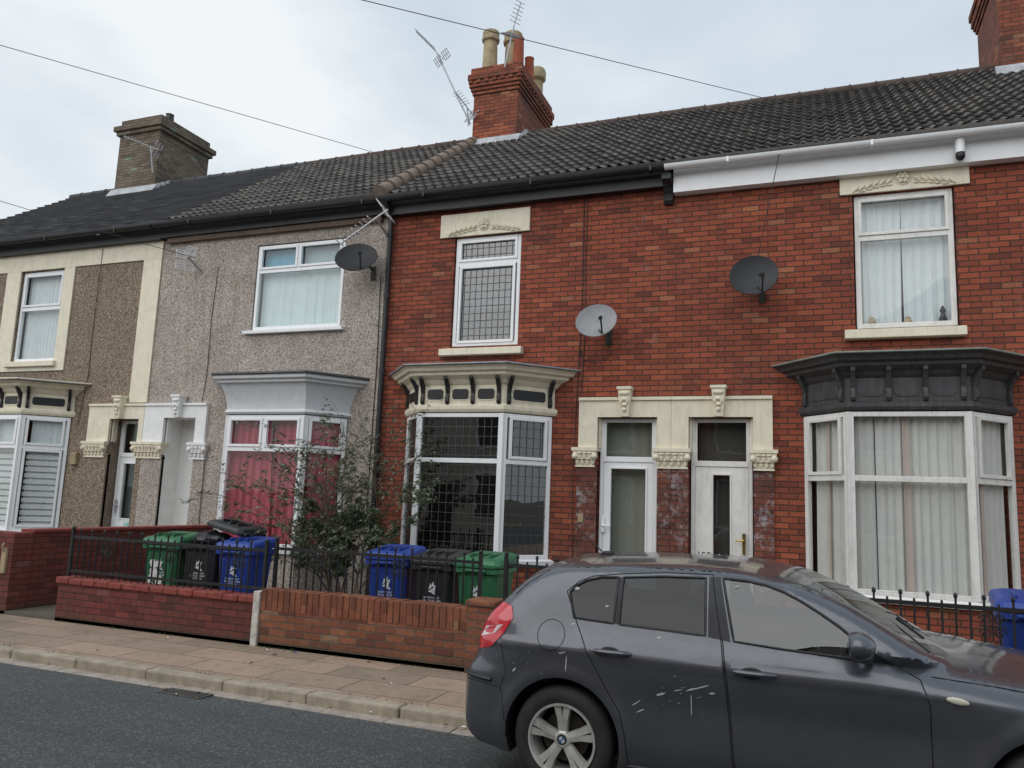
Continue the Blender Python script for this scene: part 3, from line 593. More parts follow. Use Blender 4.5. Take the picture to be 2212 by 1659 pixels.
cur(bw,M_red,(-9.45,11.02),(-8.6,11.02),.95,3.05,.028,.17,flare=.2);cur(bw,M_red,(-8.58,11.04),(-7.9,11.02),.95,3.05,.028,.2); cur(bw,M_red,(-7.86,11.04),(-7.55,11.45),.95,3.05,.02,.12)
b=MB(); sweep(b,planB,[(-.03,3.11),(.06,3.12),(.08,3.15),(.04,3.20),(.045,3.28),(.09,3.44),(.17,3.62),(.24,3.64),(.24,3.67),(.30,3.70),(.31,3.76)])
b.build("cornice",M_greyp,hB,smooth=True,ang=25)
b=MB(); sweep(b,planB,[(.33,3.755),(.34,3.77),(.33,3.80),(.1,3.84)]); b.build("lead_flashing",M_char,hB)
b=MB(); doorway(b,-11.945,-11.46,-10.70,-10.46,3.40,3.12,2.66); capital(b,-10.80,-10.38,2.38,2.66,YF-.02); keystone(b,-11.10,3.12,3.54,YF-.06)
b.build("door_surround",M_white,hB,smooth=True,ang=30)
tileroof(hB,-11.6,X1,M_tile)
b=MB(); b.box(X0,X1,YF-.14,YF-.10,6.66,6.87); b.box(X0,X1,YF-.10,YF-.001,6.66,6.70); b.build("fascia",M_black,hB)
b=MB(); b.box(-11.8,-7.0,YF-.09,YF-.001,6.56,6.655); b.build("eaves_board",paint("bare_wood",(.16,.11,.08),.8,.3,.5,.4),hB)
gutter(hB,X0+.02,X1-.06,M_black)
b=MB(); b.tube([(-10.55,YF-.015,6.0),(-10.6,YF-.012,5),(-10.58,YF-.012,4),(-10.66,YF-.02,3.0)],.006,6); b.build("wall_cable",M_cable,hB)
b=MB(); b.tube([(-6.98,YF-.015,5.6),(-6.95,YF-.012,4),(-6.97,YF-.012,1.5)],.008,6); b.build("wall_cable",M_cable,hB)
# ---------------------------------------------------------------- HOUSE A
hA=thing("terraced_house","brown pebbledash terraced house with cream trim and white blinds","house",(-15,11.5,.1),"terraced houses in the row")
X0,X1=-19.5,-11.952
b=MB(); wall(b,X0,X1,.1,6.87,[(-15.86,-14.58,4.30,6.27),(-16.62,-13.99,.9,3.1),(-12.82,-12.08,.45,3.10,.3)])
b.build("wall",M_pebB,hA); inner(hA,X0,X1); pilaster(hA,-13.36,-12.82,M_pebB); pilaster(hA,-12.08,-11.953,M_pebB)
b=MB(); y=YF-.03
b.box(X0,-11.96,y,YF,6.28,6.66); b.box(-12.42,-11.96,y,YF,3.42,6.28); b.box(-16.28,-15.86,y,YF,4.10,6.28); b.box(-14.58,-14.28,y,YF,4.10,6.28); b.box(-15.86,-14.58,y,YF,4.10,4.20)
b.build("cream_band",M_cream,hA,bevel=.005)
w_=winflat(hA,-15.84,-14.60,4.32,6.26,trans=5.45,sash=[(.05,.95,5.5,6.2)]); sill(w_,-15.95,-14.5,4.19,4.30,M_cream,.1)
cur(w_,M_lace,(-15.8,11.68),(-14.65,11.68),4.35,6.2,.012,.09)
planA=[(-16.7,YF),(-16.15,10.9),(-14.50,10.9),(-13.92,YF)]
bw=baywin(hA,planA,.90,3.12,[dict(trans=2.5),dict(trans=2.5,muls=[.5],sash=[(.52,.96,2.54,3.07)]),dict(trans=2.5,sash=[(.1,.9,2.54,3.07),(.1,.9,.96,2.46)])],M_pebB)
for (p0,p1) in (((-16.1,11.0),(-14.5,11.0)),((-14.42,11.03),(-13.98,11.48))):
    b=MB(); P0=Vector(p0);P1=Vector(p1);d_=(P1-P0);l=d_.length;d_/=l
    z=.95
    while z<2.45: b.obox(P0,d_,Vector((d_.y,-d_.x)),0,l,0,.006,z,z+.085); z+=.12
    b.build("blind",M_blind,bw)
cur(bw,M_lace,(-16.1,11.03),(-14.5,11.03),.95,3.05,.006,.12); cur(bw,M_lace,(-14.42,11.07),(-14.0,11.50),.95,3.05,.006,.1)
fancy_cornice(hA,planA,3.13,3.78,M_cream,M_black,M_black,M_char,3)
b=MB(); doorway(b,-13.38,-12.82,-12.08,-11.955,3.40,3.10,2.66); capital(b,-13.44,-12.84,2.38,2.66,YF-.02); capital(b,-12.16,-11.42,2.38,2.66,YF-.021); keystone(b,-12.55,3.10,3.54,YF-.06)
b.build("door_surround",M_cream,hA,smooth=True,ang=30)
d,fr=door(hA,-12.80,-12.09,.5,2.42,3.09,YF+.26,M_upvc,(-12.62,-12.27,1.2,2.25))
b=MB(); b.box(-12.73,-12.69,YF+.19,YF+.23,1.3,1.55); b.tube([(-12.71,YF+.19,1.45),(-12.71,YF+.15,1.45),(-12.6,YF+.15,1.45)],.013); b.build("door_handle",M_steel,d)
cur(d,cloth("hall3",(.20,.26,.25)),(-12.75,YF+.45),(-12.12,YF+.45),.5,3.05,.008,.3,name="hall_curtain")
text("house_number","149B",.13,TM(-12.36,YF+.212,1.05),paint("teal_paint",(.02,.55,.50),.4,.1,0,0),d)
b=MB(); b.box(-13.74,-13.58,YF-.08,YF,2.20,2.44); b.build("meter_box",M_stone,hA,bevel=.01)
rA=tileroof(hA,X0,-11.6,M_slate,wave=0,course=.24,amp=0,ridge_m=M_slate)
chA=chimney(rA,-17.35,-15.95,14.8,16.6,9.0,11.55,M_stackG,[(-16.2,15.3,.12,.28,M_black,'t')],corb=False)
b=MB(); b.box(X0,X1,YF-.14,YF-.10,6.64,6.87); b.box(X0,X1,YF-.10,YF-.001,6.64,6.68); b.build("fascia",M_black,hA); gutter(hA,X0,X1-.02,M_black)
b=MB(); b.tube([(-13.55,YF-.04,6.6),(-13.6,YF-.012,5),(-13.58,YF-.012,4),(-13.7,YF-.02,3.0)],.006,6); b.build("wall_cable",M_cable,hA)
# ---------------------------------------------------------------- opposite houses (reflected in the glass)
M_pale=paint("pale_render",(.60,.56,.47),.8,.15,.3,.2)
for i,(x,mt) in enumerate(((-17,M_pale),(-8.5,M_brick),(0,M_pale),(8.5,M_brick))):
    h=thing("house","plain two storey terraced house across the road","house",(x+4,-8,.1),"houses across the road")
    b=MB(); b.box(x,x+8.49,-15,-5.2,0,5.9); b.build("wall",mt,h)
    b=MB(); b.prism([(x,-15,5.9),(x,-5.0,5.9),(x,-10,8.6)],[(x+8.49,-15,5.9),(x+8.49,-5.0,5.9),(x+8.49,-10,8.6)]); b.build("roof",M_slate,h)
    for wx in (1,5.2):
        for wz in (1.1,3.7):
            b=MB(); b.box(x+wx,x+wx+1.3,-5.2,-5.14,wz,wz+1.7); fr=b.build("window",M_upvc,h)
            b=MB(); b.box(x+wx+.08,x+wx+1.22,-5.14,-5.13,wz+.08,wz+1.62); b.build("window_glass",M_char,fr)
    b=MB(); b.box(x+3.4,x+4.3,-5.2,-5.14,.1,2.4); b.build("door",M_black,h)
# ---------------------------------------------------------------- garden walls
b=MB(); b.box(-9.10,-6.03,7.62,7.85,.09,.56); e=thing("garden_wall","low red painted brick garden wall with mossy base","wall",(-7.5,7.7,.1)); b.build("wall_body",M_brickR,e,bevel=.006)
b=MB(); x=-9.13
while x<-6.06: b.box(x,x+.215,7.60+random.uniform(-.006,.006),7.87,.563,.64+random.uniform(-.008,.008)); x+=.222
b.build("coping",paint("red_coping",(.29,.06,.045),.75,.35,.7,.6,scale=14,dirt=(.10,.07,.05)),e,bevel=.014)
e=thing("garden_wall","orange brick garden wall with upright brick top course","wall",(-4.5,7.7,.1)); b=MB(); b.box(-5.93,-3.35,7.62,7.85,.09,.50); b.build("wall_body",M_brickO,e,bevel=.006)
b=MB(); x=-5.93
while x<-3.36: b.box(x+.004,min(x+.074,-3.352),7.615+random.uniform(-.004,.004),7.855,.495,.73+random.uniform(-.005,.005)); x+=.078
b.build("coping",brick("soldier_tint",(.40,.14,.07),(.27,.085,.045),(.40,.14,.07),w=.078,h=.6,ms=.0,dark=.45,patch=(.15,.14,.08)),e,bevel=.006)
b=MB(); b.box(-5.92,-3.36,7.63,7.84,.48,.72); b.build("mortar_bed",paint("mortar",(.22,.17,.13),.9,.2,.3,.4),e)
b=MB(); b.box(-3.348,-3.04,7.58,7.88,.09,.76); b.box(-3.36,-3.03,7.56,7.90,.76,.82); b.build("end_pier",M_brickO,e,bevel=.012)
b=MB(); b.box(-6.028,-5.94,7.60,7.86,.09,.70); b.build("white_quoin",paint("flaking_white",(.66,.63,.58),.8,.3,.9,.6,scale=18,dirt=(.28,.09,.05)),e,bevel=.012)
e=thing("dividing_wall","tall red painted brick dividing wall beside the path","wall",(-10.1,9,.1)); b=MB(); b.box(-10.25,-10.02,7.9,11.4,.1,1.14); b.build("wall_body",M_brickR,e,bevel=.01)
b=MB(); b.box(-10.27,-10.0,7.91,11.4,1.142,1.19); b.build("coping",paint("red_coping2",(.26,.05,.04),.8,.3,.5,.4),e,bevel=.012)
b=MB(); b.box(-12.6,-10.0,7.62,7.9,.09,1.15); b.build("front_wall",M_brickR,e,bevel=.01)
b=MB(); b.box(-10.16,-10.08,7.59,7.62,.62,.95); b.tube([(-10.12,7.58,.9),(-10.12,7.56,.98),(-10.12,7.58,1.02)],.012); b.build("gate_latch_post",M_stone,e)
e=thing("garden_wall","low brick plinth under black railings beside parked car","wall",(1,7.7,.1)); b=MB(); b.box(-1.9,4,7.62,7.85,.09,.45); b.build("wall_body",M_brickO,e,bevel=.008)
# ---------------------------------------------------------------- railings
def railing(x0,x1,y,z0,z1,lab):
    e=thing("railing",lab,"railing",((x0+x1)/2,y,z0))
    b=MB(); b.box(x0,x1,y-.010,y+.010,z1-.09,z1-.055); b.build("rail",M_black,e)
    b=MB(); b.box(x0,x1,y-.010,y+.010,z0+.06,z0+.09); b.build("rail",M_black,e)
    b=MB(); x=x0+.02;i=0
    while x<x1:
        jit=random.uniform(-.008,.008); top=z1 if i%2 else z1-.03
        b.tube([(x+jit,y,z0),(x,y,top)],.0105,6)
        if i%2: b.ell((x,y,top+.015),.018,.018,.026,6)
        x+=.105;i+=1
    b.build("bars",M_black,e)
    def sc(b,cx,cz,s,fl):
        b.tube([(cx+fl*s*(1-t/14)*math.cos(t*.75),y,cz+s*(1-t/14)*math.sin(t*.75)) for t in range(13)],.007,5)
    x=x0+.6
    while x<x1-.2:
        b=MB()
        for zz in ((z1-.16),(z1-.27)): sc(b,x+.05,zz,.05,1); sc(b,x-.055,zz,.05,-1)
        b.tube([(x,y,z1-.33),(x,y,z1-.09)],.007,5); b.box(x-.1,x+.1,y-.005,y+.005,z1-.219,z1-.208); b.build("scrollwork",M_black,e)
        x+=1.05
    for x in (x0,x1): 
        b=MB(); b.box(x-.018,x+.018,y-.018,y+.018,z0-.1,z1+.02); b.ell((x,y,z1+.04),.026,.026,.026,8); b.build("post",M_black,e)
railing(-9.08,-6.0,7.74,.64,1.22,"black iron railing on low red painted wall")
railing(-5.98,-3.35,7.90,.30,1.24,"black iron railing behind orange brick wall")
railing(-3.0,-2.2,7.75,.2,1.25,"black iron garden gate with scrolls beside the pier")
railing(-.3,1.65,7.75,.45,1.17,"black iron railing below the charcoal bay")
railing(1.75,4.0,7.75,.45,1.17,"black iron railing in front of blue bin")
# ---------------------------------------------------------------- bins
def plastic(n,c): return paint(n,c,.4,.2,.3,.1,dirt=tuple(min(1,x*.6+.07) for x in c))
PB=plastic("blue_plastic",(.022,.06,.31)); PG=plastic("green_plastic",(.035,.17,.075)); PK=plastic("black_plastic",(.028,.029,.032))
M_logo=paint("white_print",(.75,.76,.78),.5,.1,0,0)
def make_bin(x,y,z,mat,lab,rot=0,openlid=False,bag=False,splash=False):
    e=thing("wheelie_bin",lab,"bin",(x,y,z),"wheelie bins in the front gardens"); e.rotation_euler=(0,0,rot)
    b=MB()
    lv=[(.20,.215,.24,.02),(.205,.22,.245,.10),(.245,.27,.30,.80),(.25,.275,.305,.84),(.285,.31,.33,.845),(.285,.31,.33,.90),(.265,.29,.31,.90)]
    rings=[]
    for hw,f_,bk,zz in lv:
        c=.04; rings.append([(-hw+c,-f_,zz),(hw-c,-f_,zz),(hw,-f_+c,zz),(hw,bk-c,zz),(hw-c,bk,zz),(-hw+c,bk,zz),(-hw,bk-c,zz),(-hw,-f_+c,zz)])
    b.add([p for rr in rings for p in rr],[(i*8+k,i*8+(k+1)%8,(i+1)*8+(k+1)%8,(i+1)*8+k) for i in range(len(lv)-1) for k in range(8)]+[tuple(range(7,-1,-1))])
    for sx in (-.15,.15): b.prism([(sx-.02,-.226,.12),(sx+.02,-.226,.12),(sx+.02,-.275,.78),(sx-.02,-.275,.78)],[(sx-.02,-.2,.12),(sx+.02,-.2,.12),(sx+.02,-.25,.78),(sx-.02,-.25,.78)])
    b.prism([(-.13,-.315,.86),(.13,-.315,.86),(.13,-.315,.895),(-.13,-.315,.895)],[(-.13,-.34,.865),(.13,-.34,.865),(.13,-.34,.89),(-.13,-.34,.89)])
    b.build("bin_body",mat,e,local=True,bevel=.006)
    b=MB(); lv=[(.285,.325,.35,.905),(.295,.335,.36,.92),(.295,.335,.36,.945),(.27,.30,.34,.985),(.22,.23,.30,1.0)]
    rings=[]
    for hw,f_,bk,zz in lv:
        c=.05; t=lambda yy:zz+(yy+.33)*.10*(1 if zz>.94 else .15)
        rings.append([(px,py,t(py)) for px,py in [(-hw+c,-f_),(hw-c,-f_),(hw,-f_+c),(hw,bk-c),(hw-c,bk),(-hw+c,bk),(-hw,bk-c),(-hw,-f_+c)]])
    b.add([p for rr in rings for p in rr],[(i*8+k,i*8+(k+1)%8,(i+1)*8+(k+1)%8,(i+1)*8+k) for i in range(len(lv)-1) for k in range(8)]+[tuple(range(7,-1,-1)),tuple(range(32,40))])
    for sx in (-.12,0,.12): b.box(sx-.012,sx+.012,-.2,.27,1.0,1.055)
    lid=b.build("lid",mat,e,local=True,bevel=.008)
    if openlid: lid.location=(.02,-.0,.10); lid.rotation_euler=(-.10,.22,0)
    b=MB(); b.tube([(-.24,.33,.90),(-.24,.40,.93),(.24,.40,.93),(.24,.33,.90)],.015,8); b.build("handle",mat,e,local=True)
    for sx in (-.24,.24):
        b=MB(); b.lathe([(0,-.025),(.10,-.025),(.105,0),(.10,.025),(0,.025)],16,Matrix.Translation((sx,.24,.1))@Matrix.Rotation(math.pi/2,4,'Y')); b.build("wheel",PK,e,local=True)
    b=MB(); yy=-.272
    def pl(pts): b.add([(px,yy+(.62-pz)*.07,pz) for px,pz in pts],[tuple(range(len(pts)))])
    pl([(-.04,.62),(-.02,.70),(.0,.65)]);pl([(-.01,.66),(.02,.72),(.03,.66)]);pl([(.02,.66),(.06,.69),(.04,.62)]);pl([(-.05,.60),(.03,.65),(.05,.58)]);pl([(.0,.58),(.03,.62),(.07,.56)])
    b.build("logo",M_logo,e,local=True)
    Mx=Matrix.Translation((0,-.266,.52))@Matrix.Rotation(math.pi/2+.07,4,'X')
    text("logo_text","NORTH EAST\nLINCOLNSHIRE\nCOUNCIL",.034,Mx,M_logo,e,local=True)
    if bag:
        b=MB(); b.ell((.02,-.05,.97),.24,.26,.12,20)
        for i in range(len(b.v)): px,py,pz=b.v[i]; s=1+.12*math.sin(px*40+pz*30)+.08*math.sin(py*55); b.v[i]=(px*s,py*s,.97+(pz-.97)*s)
        b.build("rubbish_bag",paint("bin_bag",(.02,.02,.022),.25,.2,0,.3),e,local=True,smooth=True,ang=60)
        lid.location=(.06,.05,.20)
    if splash:
        b=MB(); rn=random.Random(3)
        for k in range(16):
            cx=rn.uniform(-.17,.02);cz=rn.uniform(.15,.68);s=rn.uniform(.03,.08)
            b.add([(cx+s*math.cos(a)*rn.uniform(.6,1.2)*.7,-.228-.073*cz-.004-k*.0004,cz+s*1.3*math.sin(a)*rn.uniform(.6,1.2)) for a in [i*.52 for i in range(12)]],[tuple(range(12))])
        b.build("paint_splash",M_oldwhite,e,local=True)
    return e
GZ=.145
make_bin(-8.46,8.85,GZ,PG,"green wheelie bin splashed with white paint behind railing",.15,splash=True)
make_bin(-7.86,8.95,GZ+.02,PK,"black wheelie bin with rubbish bag lifting its lid",.1,bag=True,openlid=True)
make_bin(-7.20,8.85,GZ,PB,"blue wheelie bin beside black bin behind railing",.12)
make_bin(-4.85,8.75,GZ+.02,PB,"blue wheelie bin behind orange brick wall",.12)
make_bin(-4.23,8.78,GZ,PK,"black wheelie bin between blue and green bins",.05)
make_bin(-3.62,8.7,GZ+.01,PG,"green wheelie bin near the garden gate",0)
make_bin(1.76,8.40,.14,PB,"blue wheelie bin behind railing beside charcoal bay",-.1)
# ---------------------------------------------------------------- shrub
e=thing("shrub","straggly buddleia shrub with grey green leaves against pebbledash house","plant",(-6.5,10.2,.14))
tb=MB();lf=MB();rn=random.Random(11)
def branch(p,d,l,r,lev,dn):
    pts=[p];n=6;q=p.copy();dd=d.copy()
    for i in range(n):
        dd=(dd+Vector((rn.uniform(-.18,.18),rn.uniform(-.18,.18),rn.uniform(-.05,.08)-.16*(i/n)*(lev>0)))).normalized(); q=q+dd*l/n; pts.append(q.copy())
    tb.tube(pts,[r*(1-.75*i/n) for i in range(n+1)],5)
    if lev<3:
        for k in range([5,4,3][lev]):
            t=rn.uniform(.35,1); i=min(n-1,int(t*n)); pp=pts[i].lerp(pts[i+1],t*n-i)
            nd=(dd+Vector((rn.uniform(-.9,.9),rn.uniform(-.7,.5),rn.uniform(-.4,.6)))).normalized()
            branch(pp,nd,l*rn.uniform(.35,.6),r*.5,lev+1,dn)
    if lev>=1:
        for k in range(int((13 if lev==3 else 9)*dn)):
            t=rn.uniform(.1,1); i=min(n-1,int(t*n)); pp=pts[i].lerp(pts[i+1],t*n-i)
            for sg in (-1,1):
                a=(Vector((rn.uniform(-1,1),rn.uniform(-1,1),rn.uniform(-.7,.3)))).normalized(); s=rn.uniform(.035,.085); w=a.cross(Vector((rn.random(),rn.random(),rn.random()))).normalized()*s*.19
                lf.cur=rn.choice((0,0,1,1,2)); lf.add([pp,pp+a*s*.5+w,pp+a*s,pp+a*s*.5-w],[(0,1,2,3)])
    if lev==1 and rn.random()<.5: tb.tube([pts[-1],pts[-1]+dd*.07,pts[-1]+dd*.13-Vector((0,0,.03))],[.012,.014,.004],5)
for k in range(9):
    a=rn.uniform(-.9,.5); branch(Vector((-6.45+rn.uniform(-.3,.2),10.25+rn.uniform(-.1,.1),.14)),Vector((a*.5,rn.uniform(-.25,.2),1)).normalized(),rn.uniform(.95,1.5),.016,0,1.25)
for k in range(6):
    a=rn.uniform(-1.2,.0); branch(Vector((-6.6+rn.uniform(-.25,.2),10.2,.14)),Vector((a*.6,rn.uniform(-.15,.2),1)).normalized(),rn.uniform(1.6,2.1),.016,0,.4)
for k in range(2): branch(Vector((-6.25,10.7,.14)),Vector((-.01,.15,1)).normalized(),2.1,.016,0,.3)
tb.build("branches",paint("twig_bark",(.15,.10,.07),.8,.3,0,0),e); 
lf.build("leaves",[paint("leaf_a",(.16,.20,.12),.6,.3,0,0),paint("leaf_b",(.25,.28,.20),.6,.3,0,0),paint("leaf_c",(.09,.125,.06),.6,.3,0,0)],e)
# ---------------------------------------------------------------- dishes & aerials
def dish(x,z,mat,lab,y=11.05,yawd=-14,s=.33,tilt=12):
    e=thing("satellite_dish",lab,"satellite dish",(x,y,z),"satellite dishes on the house fronts")
    R=Matrix.Rotation(math.radians(yawd),4,'Z')@Matrix.Rotation(math.radians(90-tilt),4,'X')@Matrix.Rotation(math.radians(24),4,'Z')
    b=MB(); pf=[(s*t,-.10*s*(1-t*t)*2) for t in (0.001,.25,.5,.75,.93)]+[(s,.0),(s*1.02,-.008),(s*.97,-.03)]+[(s*t,-.10*s*(1-t*t)*2-.02) for t in (.75,.4,.001)]
    b.lathe(pf,40,R@Matrix.Diagonal((1.05,.96,1,1))); b.build("dish",mat,e,smooth=True,local=True,ang=50)
    b=MB(); c=R@Vector((0,-s*.88,.0)); h=R@Vector((.04,-s*.55,.26)); b.tube([R@Vector((-.02,-s*.55,-.03)),c+Vector((0,-.01,0)),h],.013,6); b.tube([h,h+(R.to_3x3()@Vector((0,.05,-.09)))],.03,10); b.build("receiver_arm",M_cable if mat!=M_dishG else M_black,e,local=True,smooth=True)
    b=MB(); b.tube([R@Vector((0,0,-.10)),(.02,YF-y-.15,-.05),(.08,YF-y-.02,-.12)],.02,8); b.box(.04,.12,YF-y-.02,YF-y,-.3,-.05); b.build("bracket",M_cable,e,local=True)
dish(-7.22,5.82,M_dishB,"black satellite dish on the grey pebbledash wall",y=11.05,yawd=22,tilt=30,s=.34)
dish(-3.0,4.52,M_dishG,"grey satellite dish on the red brick wall",yawd=8,s=.29,tilt=20)
dish(-.76,5.06,M_dishB,"black satellite dish between the upstairs windows",yawd=6,s=.31)
def yagi(base,top,boomdir,bl,ne,lab,el_=.28,refl=True,mat=None,th=1.):
    mat=mat or M_steel
    e=thing("tv_aerial",lab,"aerial",base); B0=Vector(base)
    b=MB(); b.tube([(0,0,0),Vector(top)-B0],.018*th,8); b.build("mast",M_steel,e,local=True)
    d=Vector(boomdir).normalized(); t=Vector(top)-B0; side=d.cross(Vector((0,0,1))).normalized(); upv=side.cross(d).normalized()
    b=MB(); b.tube([t-d*.25,t+d*bl],.011*th,6)
    for i in range(ne):
        c=t+d*(bl*(i+1)/ne); b.tube([c-side*el_*.5*(1-.02*i)+upv*.02,c+side*el_*.5*(1-.02*i)+upv*.02],.007*th,5)
    if refl:
        for s1 in (-1,1):
            for k in range(4):
                c=t-d*.2+upv*s1*(.04+.05*k); b.tube([c-side*.17,c+side*.17],.007*th,5)
            for k in (-1,0,1): b.tube([t-d*.2+side*k*.15+upv*s1*.03,t-d*.2+side*k*.15+upv*s1*.20],.006*th,5)
    b.build("antenna",mat,e,local=True)
yagi((-6.95,14.75,9.95),(-7.75,14.5,11.65),(-.7,-.1,.75),.75,11,"leaning rooftop aerial strapped to the brick chimney")
yagi((-6.15,14.65,11.1),(-5.95,14.6,12.0),(.35,-.2,.9),.5,6,"small aerial strapped to chimney top beside the pots")
yagi((-6.98,14.72,9.9),(-7.0,14.65,10.3),(-.2,-.5,.3),.4,6,"small aerial low on the brick chimney stack")
yagi((-16.0,14.75,9.9),(-16.0,14.6,10.55),(-.9,-.3,.35),.8,8,"aerial fixed to the rendered grey chimney stack")
yagi((-6.85,11.45,6.25),(-6.85,11.0,6.45),(-.72,-.12,-.52),.75,9,"white aerial on bracket beside the drainpipe",.36,mat=M_alum,th=1.3)
yagi((-10.95,11.48,5.95),(-10.95,11.1,6.12),(.75,-.5,.1),.45,6,"small aerial on the grey pebbledash wall",.2,mat=M_alum,th=1.3)
def cable(pts,lab,r_=.007,sag=.1):
    P0,P1=Vector(pts[0]),Vector(pts[-1]); b=MB()
    q=[P0.lerp(P1,i/16)-Vector((0,0,sag*4*(i/16)*(1-i/16))) for i in range(17)]
    b.tube(q,r_,5); o=b.build("overhead_cable",M_cable); tag(o,lab,"cable","overhead cables across the street")
cable([(-15.7,5.5,9.45),(-9.85,16,10.15)],"thin black overhead cable above the grey roofs",.007,.0)
cable([(-7.4,4.5,7.3),(-.4,15.7,9.9)],"thin black overhead cable passing the brick chimney",.006,.0)
cable([(-16.5,7.0,7.6),(-10.93,11.3,6.15)],"thin cable running down to pebbledash house",.006,.05)
cable([(-.76,11.3,5.2),(-.38,11.1,6.95)],"thin black cable from dish to gutter",.006,.0)
cable([(-.38,11.05,6.98),(.9,14.6,9.35)],"thin black cable lying up the tiled roof",.006,-.03)
cable([(1.4,10.5,7.25),(3.3,10.5,6.45)],"thin black cable near the white fascia",.006,.0)
e=thing("security_camera","white dome security camera under the white fascia","camera",(1.85,11.25,6.62)); b=MB(); b.tube([(0,0,.16),(0,0,-.02)],.06,14); b.build("housing",M_upvc,e,local=True,smooth=True)
b=MB(); b.ell((0,0,-.06),.06,.06,.065,14); b.build("lens_dome",M_black,e,local=True,smooth=True)

# ---------------------------------------------------------------- CAR
def catmull(P,n=6):
    o=[];m=len(P)
    for i in range(m-1):
        a,b_,c,d=[np.array(P[max(0,min(m-1,j))],float) for j in (i-1,i,i+1,i+2)]
        for k in range(n):
            t=k/n; o.append(tuple(.5*((2*b_)+(-a+c)*t+(2*a-5*b_+4*c-d)*t*t+(-a+3*b_-3*c+d)*t**3)))
    o.append(tuple(P[-1])); return o
def cx_(P): return [((x+.4)*.86-.4,z) if x<-.4 else (x,z) for x,z in P]
TOP=cx_([(-.62,.22),(-.74,.28),(-.79,.40),(-.80,.56),(-.78,.67),(-.735,.72),(-.70,.80),(-.675,.92),(-.61,1.02),(-.52,1.10),(-.40,1.21),(-.28,1.31),(-.15,1.36),(.05,1.383),(.45,1.402),(.8,1.408),(1.06,1.40),(1.28,1.373),(1.47,1.327),(1.72,1.22),(1.97,1.08),(2.15,.985),(2.26,.955),(2.5,.93),(2.8,.885),(3.1,.82),(3.28,.75),(3.37,.66),(3.41,.5),(3.40,.32),(3.28,.21)])
top=catmull(TOP,5)
RA=.372
def arch(cx,zl):
    a0=math.asin((zl-.335)/RA); return [(cx+RA*math.cos(a0+(math.pi-2*a0)*i/24),.335+RA*math.sin(a0+(math.pi-2*a0)*i/24)) for i in range(25)]
bot=[(3.15,.2)]+arch(2.66,.2)+[(2.2,.19),(1.7,.185),(1.2,.185),(.7,.185)]+arch(0,.2)+[(-.45,.21)]
OUT=top+bot
def dens(P,h=.05,close=True):
    o=[];m=len(P)
    for i in range(m if close else m-1):
        a=P[i];c=P[(i+1)%m];l=math.dist(a,c);k=max(1,int(l/h))
        for j in range(k): o.append((a[0]+(c[0]-a[0])*j/k,a[1]+(c[1]-a[1])*j/k))
    return o
OUT=dens(OUT)
wz=np.array([0,.18,.26,.36,.5,.62,.78,.86,.92,.98,1.04,1.2,1.34,1.44]);ww=np.array([.80,.815,.85,.868,.868,.866,.874,.872,.856,.825,.80,.742,.675,.60])
zz_=np.linspace(0,1.5,301); wt=np.interp(zz_,wz,ww); ker=np.hanning(13);ker/=ker.sum(); wt=np.convolve(np.pad(wt,6,mode='edge'),ker,'valid')
tx=np.array([p[0] for p in top]);tz=np.array([p[1] for p in top]); im=int(np.argmax(tz))
def sst(a,b_,x): t=min(1,max(0,(x-a)/(b_-a))); return t*t*(3-2*t)
i48=next(i for i in range(len(top)) if tz[i]>.56)
jf=max(i for i in range(len(top)) if tz[i]>.5)
def xrear(z): return float(np.interp(z,tz[:im+1],tx[:im+1])) if z>.56 else float(tx[i48])
def xfront(z): return float(np.interp(-z,-tz[im:jf+1],tx[im:jf+1]))
def ztop(x): 
    sl=slice(i48,jf+1); return float(np.interp(x,tx[sl],tz[sl]))
def cq(t): t=min(1,max(0,t)); return 1-math.sqrt(max(0,1-t*t))
def ysurf(x,z):
    W_=float(np.interp(z,zz_,wt)); g=sst(.9,1.04,z)
    dr=x-xrear(z); ins=(.23*(1-g)+.10*g)*cq(1-dr/(.48*(1-g)+.30*g))
    df=xfront(z)-x; lo=.30*cq(1-df/1.0); hi=.07*cq(1-df/.22); gf=sst(.93,1.02,z); ins+=lo*(1-gf)+hi*gf
    dz=ztop(x)-z; ins+=.055*cq(1-dz/.06)
    for cx in (0,2.66):
        dd=math.hypot(x-cx,z-.335); ins-=.016*math.exp(-((dd-.40)/.045)**2)
    zc=.84+.035*(1-x/2.2)*1.0; ins-=.011*math.exp(-((z-zc)/.018)**2)
    ins+=.014*math.exp(-((z-.60)/.12)**2)*sst(.3,.7,x)*(1-sst(2.0,2.3,x))
    return max(.2,W_-ins)
WQ=[(.005,1.215),(.05,1.065),(.31,1.052),(.315,1.325),(.20,1.318),(.10,1.29),(.04,1.255)]
WR=[(.345,1.328),(.345,1.05),(.60,1.043),(.875,1.033),(.862,1.358),(.6,1.35)]
WFr=[(.965,1.362),(1.04,1.018),(1.30,1.002),(1.70,.985),(1.705,1.085),(1.62,1.148),(1.52,1.21),(1.42,1.265),(1.32,1.31),(1.22,1.34),(1.1,1.357)]
TRI=[(1.735,.985),(1.735,1.07),(1.88,.985),(1.90,.965)]
PIL=[(.880,1.364),(.89,1.028),(1.022,1.012),(.95,1.368)]
DIV=[(.318,1.325),(.313,1.053),(.342,1.051),(.342,1.327)]
DR=[(.075,1.035),(.10,.99),(.16,.88),(.27,.70),(.37,.55),(.405,.42),(.43,.22),(1.045,.22),(1.03,.40),(1.0,.75),(.965,1.025),(.90,1.378),(.6,1.37),(.32,1.345),(.15,1.322),(.06,1.285),(-.015,1.22)]
